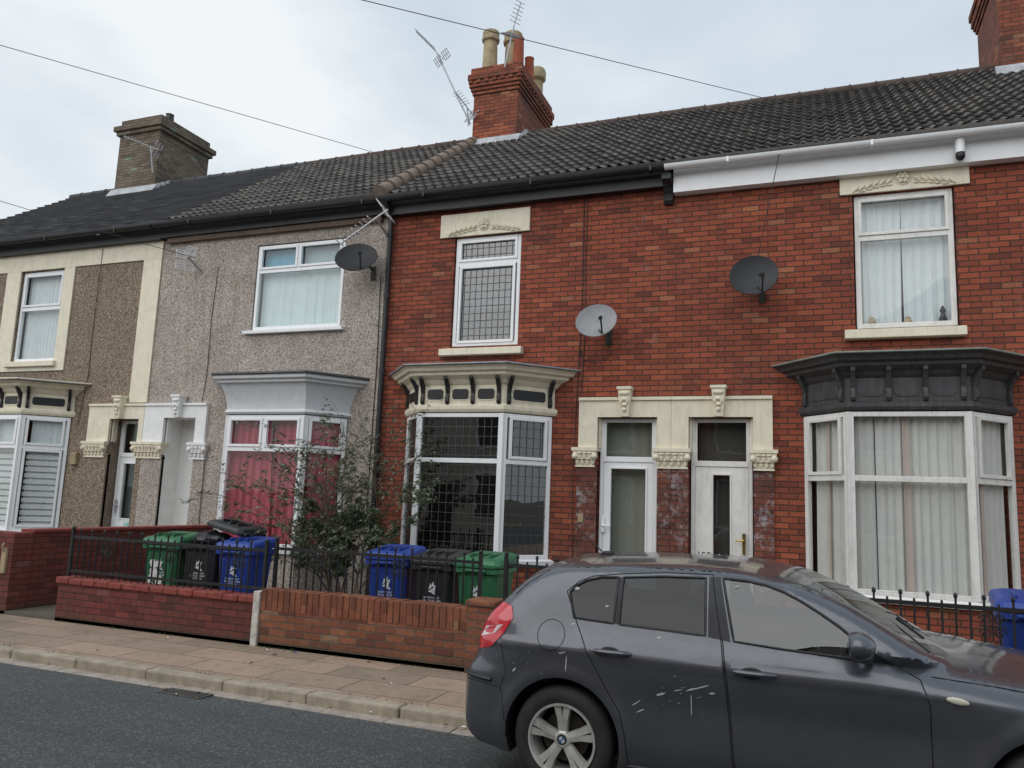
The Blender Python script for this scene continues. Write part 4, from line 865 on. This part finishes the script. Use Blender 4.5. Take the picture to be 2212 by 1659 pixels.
DF=[(.975,1.027),(1.01,.75),(1.04,.40),(1.055,.22),(2.05,.22),(2.065,.5),(2.06,.80),(2.02,.915),(1.92,.957),(1.78,1.075),(1.62,1.175),(1.45,1.272),(1.3,1.345),(1.2,1.365),(1.06,1.38),(.91,1.379)]
LAMP=cx_([(-.655,.80),(-.52,.84),(-.42,.93),(-.36,1.03),(-.385,1.10),(-.48,1.115),(-.545,1.06),(-.615,.97),(-.66,.88)])
def inpoly(p,P):
    c=False;j=len(P)-1
    for i in range(len(P)):
        if (P[i][1]>p[1])!=(P[j][1]>p[1]) and p[0]<(P[j][0]-P[i][0])*(p[1]-P[i][1])/(P[j][1]-P[i][1])+P[i][0]: c=not c
        j=i
    return c
loops=[OUT]+[dens(P,.04) for P in (WQ,WR,WFr,TRI,PIL,DIV,DR,DF,LAMP)]
pts=[];edges=[]
for lp in loops:
    s0=len(pts); pts+=lp; edges+=[(s0+i,s0+(i+1)%len(lp)) for i in range(len(lp))]
arr=np.array(pts)
cand=[]
O=np.array(OUT); nx_=np.roll(O,-1,0)-np.roll(O,1,0); nl=np.linalg.norm(nx_,axis=1)[:,None]+1e-9; nr_=np.stack([nx_[:,1],-nx_[:,0]],1)/nl
for off in (.005,.014,.03,.055):
    for p in O+nr_*off: cand.append((p[0],p[1],.003 if off<.02 else .008))
g=.028
for i in range(int(4.4/g)):
    for j in range(int(1.3/g)): cand.append((-.82+i*g+(j%2)*g/2,.18+j*g,.012))
ka=arr; extra=[]; extra_arr=np.zeros((len(cand),2))
for x,z,md in cand:
    if not inpoly((x,z),OUT): continue
    if ((ka[:,0]-x)**2+(ka[:,1]-z)**2).min()<md*md: continue
    if extra:
        ea=extra_arr[:len(extra)]
        if ((ea[:,0]-x)**2+(ea[:,1]-z)**2).min()<md*md: continue
    extra_arr[len(extra)]=(x,z); extra.append((x,z))
allp=[Vector((p[0],p[1])) for p in pts]+[Vector(p) for p in extra]
V,E_,Fc,_,_,_=geometry.delaunay_2d_cdt(allp,edges,[],0,1e-5)
YS=[ysurf(v.x,v.y) for v in V]
regs={k:[] for k in ("body","rear_door","front_door","rear_quarter_window","rear_door_window","front_door_window","pillar_trim","window_divider","mirror_trim","tail_light")}
for fc in Fc:
    c=(sum(V[i].x for i in fc)/len(fc),sum(V[i].y for i in fc)/len(fc))
    if not inpoly(c,OUT): continue
    k="body"
    for P_,nm in ((WQ,"rear_quarter_window"),(WR,"rear_door_window"),(WFr,"front_door_window"),(TRI,"mirror_trim"),(PIL,"pillar_trim"),(DIV,"window_divider"),(LAMP,"tail_light"),(DR,"rear_door"),(DF,"front_door")):
        if inpoly(c,P_): k=nm; break
    regs[k].append(fc)
def carpaint():
    m,nt,b=base("car_paint"); tc=N(nt,"ShaderNodeTexCoord").outputs["Object"]; n=noise(nt,tc,3,7,.75)
    c=mixc(nt,n.outputs[0],(.075,.079,.094),(.11,.115,.132)); n3=noise(nt,tc,30,6,.8); c=mixc(nt,ramp(nt,n3.outputs[0],[(.5,0),(.8,.25)]),c,(.18,.17,.16))
    sp=N(nt,"ShaderNodeSeparateXYZ"); L(nt,tc,sp.inputs[0]); g=N(nt,"ShaderNodeMapRange"); L(nt,sp.outputs[2],g.inputs[0]); g.inputs[1].default_value=.2; g.inputs[2].default_value=.55; g.inputs[3].default_value=.55; g.inputs[4].default_value=0
    c=mixc(nt,math_(nt,'MULTIPLY',g.outputs[0],n.outputs[0]),c,(.13,.12,.105))
    L(nt,c,b.inputs["Base Color"]); b.inputs["Metallic"].default_value=.55
    n2=noise(nt,tc,8,6,.7); rr=ramp(nt,n2.outputs[0],[(.3,.28),(.8,.45)]); L(nt,rr,b.inputs["Roughness"]); b.inputs["Coat Weight"].default_value=.8; L(nt,ramp(nt,n2.outputs[0],[(.3,.03),(.8,.14)]),b.inputs["Coat Roughness"]); return m
CP=carpaint(); CT=paint("black_trim",(.018,.018,.02),.5,.2,0,.1); CR=paint("red_lens",(.62,.03,.045),.15,.1,0,0,coat=.8)
SEAM=paint("seam",(.004,.004,.005),.8,0,0,0); RUB=paint("tyre_rubber",(.026,.026,.027),.8,.3,.4,.3,dirt=(.09,.08,.07)); ALY=paint("alloy",(.60,.58,.54),.4,.25,.6,.1,metal=.3,dirt=(.12,.10,.08))
car=thing("parked_car","dark grey five door hatchback splashed with bird droppings beside the kerb","car",(-1.51,5.825,.073)); car.rotation_euler=(math.radians(1.6),0,0)
body=MB()
def emit(b,faces,sgn,off=0.):
    idx={};vs=[];fs=[]
    for fc in faces:
        t=[]
        for i in fc:
            if i not in idx: idx[i]=len(vs); vs.append((V[i].x,sgn*(YS[i]+off),V[i].y))
            t.append(idx[i])
        fs.append(tuple(t))
    b.add(vs,fs)
for s in (-1,1): emit(body,regs["body"],s)
nC=14
prof=dens(top,.06,False)+[top[-1]]
PR=np.array(prof); tg=np.gradient(PR,axis=0); tg/=np.linalg.norm(tg,axis=1)[:,None]+1e-9; pn=np.stack([-tg[:,1],tg[:,0]],1)
es=[ysurf(p[0],p[1]) for p in prof]
def crown(i):
    z=prof[i][1];x=prof[i][0]
    return .05 if z<.95 and x<0 else (.07 if z<.8 and x>3 else .018)
grid=[]
for i in range(len(prof)):
    row=[]
    for k in range(nC+1):
        t=-1+2*k/nC; c=crown(i)*(1-t*t)
        row.append((prof[i][0]+pn[i][0]*c,t*es[i],prof[i][1]+pn[i][1]*c))
    grid.append(row)
strips={"body":MB(),"windscreen":MB(),"rear_window":MB()}
def stripf(b,i,k): b.quad(grid[i][k],grid[i+1][k],grid[i+1][k+1],grid[i][k+1])
for i in range(len(prof)-1):
    x,z=prof[i]
    for k in range(nC):
        nm="body"
        if 1.44<x<2.12 and z>1.0 and 0<k<nC-1: nm="windscreen"
        if -.54<x<-.24 and 1.08<z<1.33 and 1<k<nC-2: nm="rear_window"
        stripf(body if nm=="body" else strips[nm],i,k)
bo=body.build("body",CP,car,smooth=True,local=True,ang=50,weld=True)
strips["windscreen"].build("windscreen",M_windscr,car,smooth=True,local=True,ang=60,weld=True); strips["rear_window"].build("rear_window",M_carglassD,car,smooth=True,local=True,ang=60,weld=True)
for s in (-1,1):
    doors={}
    for k in ("rear_door","front_door"):
        b=MB(); emit(b,regs[k],s); doors[k]=b.build(k,CP,car,smooth=True,local=True,ang=50)
    for k,gm,par in (("rear_quarter_window",M_carglassD,doors["rear_door"]),("rear_door_window",M_carglassD,doors["rear_door"]),("front_door_window",M_carglass,doors["front_door"])):
        b=MB(); emit(b,regs[k],s,-.006); o=b.build(k,gm,par,smooth=True,local=True)
    for k in ("pillar_trim","mirror_trim","window_divider"):
        b=MB(); emit(b,regs[k],s,.001); b.build(k,CT,car,smooth=True,local=True)
    b=MB(); emit(b,regs["tail_light"],s,.006)
    b.build("tail_light",CR,car,smooth=True,local=True,ang=50)
    b=MB(); LL=cx_([(-.64,.885),(-.50,.925),(-.43,.985),(-.60,.955)]); LL=dens(LL,.03)
    b.add([(x,s*(ysurf(x,z)+.009),z) for x,z in LL],[tuple(range(len(LL)))]); b.build("indicator_lens",paint("clear_lens",(.75,.62,.60),.2,.05,0,0),car,local=True)
    def line(P,r_,mat,name,close=False,off=-.001,h=.03,par=car):
        Q=dens(P+([P[0]] if close else []),h,False)+[P[0] if close else P[-1]]
        b=MB(); b.tube([(x,s*(ysurf(x,z)+off),z) for x,z in Q],r_,6); return b.build(name,mat,par,local=True)
    line(DR,.0038,SEAM,"door_seam",True); line(DF[:9],.0038,SEAM,"door_seam")
    for P in (WQ,WR,WFr): line(P,.008,CT,"window_seal",True,off=-.001)
    line(cx_([(-.78,.60),(-.6,.605),(-.42,.60)]),.003,SEAM,"bumper_seam")
    line(cx_([(-.425,.60),(-.40,.55),(-.375,.40)]),.003,SEAM,"bumper_seam")
    line(cx_([(-.42,.60),(-.38,.70),(-.41,.80),(-.44,.90)]),.003,SEAM,"bumper_seam")
    line(cx_([(-.775,.635),(-.65,.635),(-.50,.635)]),.016,CT,"bumper_strip",off=.002)
    line([(2.08,.93),(2.4,.905),(2.8,.86),(3.1,.80)],.003,SEAM,"bonnet_seam")
    line([(-.38,1.17),(-.3,1.25),(-.17,1.335)],.003,SEAM,"tailgate_seam")
    line([(-.15,1.35),(.1,1.37),(.5,1.389),(.9,1.395),(1.1,1.385),(1.28,1.357)],.005,CT,"roof_strip",off=-.02)
    line([(.42,.235),(1.2,.225),(2.2,.235)],.012,CT,"sill_trim",off=0)
    if s==-1: line([(-.085+.09*math.cos(a),.955+.09*math.sin(a)) for a in [i*2*math.pi/28 for i in range(28)]],.0028,SEAM,"fuel_flap_seam",True,h=.1)
    for nm,x0,z_ in (("rear_door",.205,.895),("front_door",1.045,.865)):
        b=MB(); P_=[]
        for i in range(9):
            t=i/8; x=x0+.235*t; P_.append((x,s*(ysurf(x,z_)+.012+.028*math.sin(math.pi*t)),z_+.004*math.sin(math.pi*t)))
        b.tube(P_,[.010]+[.0150]*7+[.010],8)
        b.build("door_handle",CP,doors[nm],smooth=True,local=True)
        b=MB(); b.ell((x0+.10,s*(ysurf(x0+.1,z_)-.002),z_-.004),.065,.006,.034,14); b.build("handle_recess",CT,doors[nm],smooth=True,local=True)
    b=MB(); b.ell((1.71,s*.955,1.085),.09,.115,.075,16)
    for i in range(len(b.v)):
        x,y,z=b.v[i]
        if x<1.665: b.v[i]=(1.665+(x-1.665)*.15,y,z)
    b.build("wing_mirror",CP,car,smooth=True,local=True,ang=40)
    b=MB(); b.tube([(1.72,s*.93,1.025),(1.76,s*.86,.995),(1.78,s*.80,.995)],.022,8); b.build("mirror_stalk",CT,car,smooth=True,local=True)
    b=MB(); b.ell((2.19,s*(ysurf(2.19,.835)),.835),.055,.008,.018,12,Matrix.Rotation(.12,3,'Y')); b.build("side_repeater",paint("repeater",(.72,.68,.55),.25,.1,0,0),car,smooth=True,local=True)
    HL=dens([(2.98,.66),(3.30,.62),(3.36,.70),(3.22,.76),(3.02,.79)],.03)
    b=MB(); b.add([(x,s*(ysurf(x,z)+.004),z) for x,z in HL],[tuple(range(len(HL)))]); b.build("headlight",paint("headlamp",(.5,.52,.55),.1,.1,0,0),car,local=True)
    for cx in (0,2.66):
        b=MB(); A=arch(cx,.2); yo=[s*(ysurf(*p)-.002) for p in A]
        vs=[(p[0],y_,p[1]) for p,y_ in zip(A,yo)]+[(p[0],s*.55,p[1]) for p in A]; m_=len(A)
        b.add(vs,[(i,i+1,m_+i+1,m_+i) for i in range(m_-1)]+[tuple(range(m_,2*m_))]); b.build("arch_liner",CT,car,local=True)
    for cx in (0,2.66):
        yo=s*.862; R=Matrix.Translation((cx,yo,.325))@Matrix.Rotation(s*-math.pi/2,4,'X')
        if (R.to_3x3()@Vector((0,0,1))).y*s<0: R=Matrix.Translation((cx,yo,.325))@Matrix.Rotation(s*math.pi/2,4,'X')
        b=MB(); b.lathe([(.215,-.19),(.26,-.205),(.305,-.19),(.322,-.165),(.325,-.11),(.322,-.05),(.308,-.02),(.27,-.004),(.235,-.008),(.218,-.02)],56,R); ty=b.build("wheel",RUB,car,smooth=True,local=True,ang=60)
        b=MB(); b.lathe([(.220,-.02),(.218,-.004),(.206,-.006),(.20,-.03),(.195,-.10),(.19,-.18)],56,R)
        for k in range(5):
            a=2*math.pi*k/5+.32
            def Q(rr,w,zz): return R@Vector((rr*math.cos(a)-w*math.sin(a),rr*math.sin(a)+w*math.cos(a),zz))
            for sg in (-1,1):
                b.add([Q(.035,0,-.035),Q(.035,sg*.028,-.042),Q(.12,sg*.033,-.030),Q(.207,sg*.055,-.014),Q(.205,sg*.006,-.022),Q(.12,0,-.024),
                       Q(.035,0,-.075),Q(.035,sg*.028,-.075),Q(.12,sg*.037,-.07),Q(.207,sg*.059,-.06),Q(.205,sg*.006,-.06),Q(.12,0,-.07)],
                      [(0,1,2,5),(5,2,3,4),(1,7,8,2),(2,8,9,3),(4,3,9,10)])
        b.lathe([(.05,-.07),(.052,-.035),(.04,-.026),(0,-.026)],20,R)
        b.build("rim",ALY,ty,smooth=True,local=True,ang=35)
        b=MB(); b.lathe([(.0,-.11),(.15,-.11),(.15,-.13),(.0,-.13)],32,R)
        b.build("brake_disc",paint("disc",(.10,.09,.08),.5,.3,.3,0,metal=.6),ty,local=True)
        b=MB(); b.lathe([(0,-.165),(.20,-.165)],32,R); b.build("wheel_back",SEAM,ty,local=True)
        b=MB(); b.lathe([(0,-.0245),(.031,-.0245),(.033,-.027)],24,R); b.build("hub_cap",CT,ty,local=True)
        for q in range(4):
            if q==0: b=MB(); b2=MB()
            bb=b if q%2==0 else b2
            bb.add([R@Vector((0,0,-.0235))]+[R@Vector((.021*math.cos(q*math.pi/2+j*math.pi/8),.021*math.sin(q*math.pi/2+j*math.pi/8),-.0235)) for j in range(5)],[(0,1,2,3,4,5)])
        b.build("hub_badge",paint("badge_blue",(.08,.16,.30),.3,0,0,0),ty,local=True); b2.build("hub_badge",paint("badge_white",(.5,.5,.5),.3,0,0,0),ty,local=True)
        b=MB()
        for k in range(5):
            a=2*math.pi*k/5+.32+math.pi/5; b.lathe([(.009,-.05),(.009,-.031),(0,-.031)],8,R@Matrix.Translation((.055*math.cos(a)*.8,.055*math.sin(a)*.8,0)))
        b.build("wheel_bolts",M_steel,ty,local=True)
b=MB(); b.box(-.5,3.2,-.54,.54,.19,.22); b.box(.42,2.24,-.80,.80,.20,.22); b.build("underbody",CT,car,local=True)
M_int=paint("interior_cloth",(.07,.07,.073),.85,.2,0,0)
b=MB(); b.box(-.35,.45,-.6,.6,.5,.95); b.prism([(.30,-.6,.5),(.42,-.6,.5),(.30,-.58,1.08),(.2,-.58,1.08)],[(.30,.6,.5),(.42,.6,.5),(.30,.58,1.08),(.2,.58,1.08)]); b.build("rear_seat",M_int,car,local=True,bevel=.03)
for sy in (-.36,.36):
    b=MB(); b.box(.95,1.35,sy-.24,sy+.24,.38,.52); b.prism([(.86,sy-.23,.5),(.98,sy-.23,.5),(.86,sy-.21,1.12),(.78,sy-.21,1.12)],[(.86,sy+.23,.5),(.98,sy+.23,.5),(.86,sy+.21,1.12),(.78,sy+.21,1.12)])
    b.box(.76,.84,sy-.12,sy+.12,1.14,1.27); b.build("front_seat",M_int,car,local=True,bevel=.03)
b=MB(); b.prism([(1.72,-.70,.5),(2.2,-.70,.5),(2.14,-.68,.96),(1.72,-.68,.94)],[(1.72,.70,.5),(2.2,.70,.5),(2.14,.68,.96),(1.72,.68,.94)]); b.build("dashboard",M_int,car,local=True,bevel=.03)
b=MB(); b.tube([(1.62+.07*math.sin(t*math.pi/12),-.36+.17*math.cos(t*math.pi/12),.92+.17*math.sin(t*math.pi/12)) for t in range(25)],.014,6); b.build("steering_wheel",CT,car,local=True)
b=MB(); b.tube([(.05,0,1.40),(-.22,0,1.63)],[.006,.003],6); b.ell((.07,0,1.41),.05,.02,.02,10); b.build("roof_aerial",CT,car,local=True)
b=MB(); b.tube([(2.10,-.55,1.015),(1.98,-.3,1.09),(1.9,-.05,1.13)],.007,6); b.build("wiper",CT,car,local=True)
b=MB(); b.tube([(2.12,-.1,1.02),(2.0,.2,1.09)],.007,6); b.build("wiper",CT,car,local=True)
b=MB(); rn=random.Random(5)
def blob(x,z,l,w_,a):
    P_=[]
    for i in range(12):
        t=i*math.pi/6; rr=rn.uniform(.7,1.15); px=l*math.cos(t)*rr;pz=w_*math.sin(t)*rr; X=x+px*math.cos(a)-pz*math.sin(a);Z=z+px*math.sin(a)+pz*math.cos(a); P_.append((X,-(ysurf(X,Z)+.0025),Z))
    b.add(P_,[tuple(range(12))])
for x,z,l,w_,a in ((.62,.68,.032,.006,.35),(.86,.75,.06,.004,.35),(.80,.73,.03,.005,.4),(.92,.72,.018,.006,.2),(.80,.64,.003,.07,0),(.72,.715,.03,.003,.3),(.47,.61,.03,.003,.6),(.50,.57,.03,.003,.45),(.0,.86,.025,.006,.3),(.03,.80,.003,.05,0),(.26,1.15,.012,.006,0),(.05,1.24,.018,.010,.2),(-.32,.72,.018,.005,.8),(.05,1.03,.012,.004,0),(.60,1.0,.015,.004,.2),(1.05,1.32,.015,.004,.3)): blob(x,z,l,w_,a)
for k in range(12): blob(rn.gauss(.78,.12),rn.uniform(.58,.8),rn.uniform(.002,.006),rn.uniform(.0015,.003),rn.uniform(0,1))
for k in range(8): blob(rn.gauss(-.3,.1),rn.uniform(.65,.85),rn.uniform(.002,.005),rn.uniform(.0015,.003),rn.uniform(0,1))
o=b.build("bird_dropping",paint("dropping",(.58,.58,.55),.8,.2,0,0),car,local=True); o["kind"]="stuff"
b=MB()
for k in range(9): b.box(-5.50+k*.045,-5.475+k*.045,5.80,5.93,.012,.026)
b.box(-5.54,-5.515,5.77,5.955,.0,.026);b.box(-5.09,-5.065,5.77,5.955,.0,.026);b.box(-5.515,-5.09,5.775,5.795,.0,.025);b.box(-5.515,-5.09,5.935,5.953,.0,.025)
tag(b.build("drain_grate",paint("cast_iron",(.10,.09,.08),.7,.3,.3,.3)),"rusty cast iron drain grate in the gutter by kerb","drain")
rn=random.Random(2); M_lf=paint("dead_leaf",(.16,.09,.04),.8,.3,0,0)
for k in range(26):
    x=rn.uniform(-8.5,-2.4);y=rn.choice((rn.uniform(5.75,6.08),rn.uniform(6.4,7.55),rn.uniform(7.4,7.58))); z=.03 if y<6.1 else .101; s=rn.uniform(.012,.035)
    b=MB(); b.add([(x-s,y,z),(x,y-s*.6,z+.012),(x+s,y+.01,z+.004),(x+.2*s,y+s*.7,z+.015)],[(0,1,2),(0,2,3)])
    tag(b.build("litter",M_logo if k%5==0 else (PB if k==6 else M_lf)),"small scrap of litter or leaf on the pavement edge","litter","scraps of litter along the kerb")
print("done")
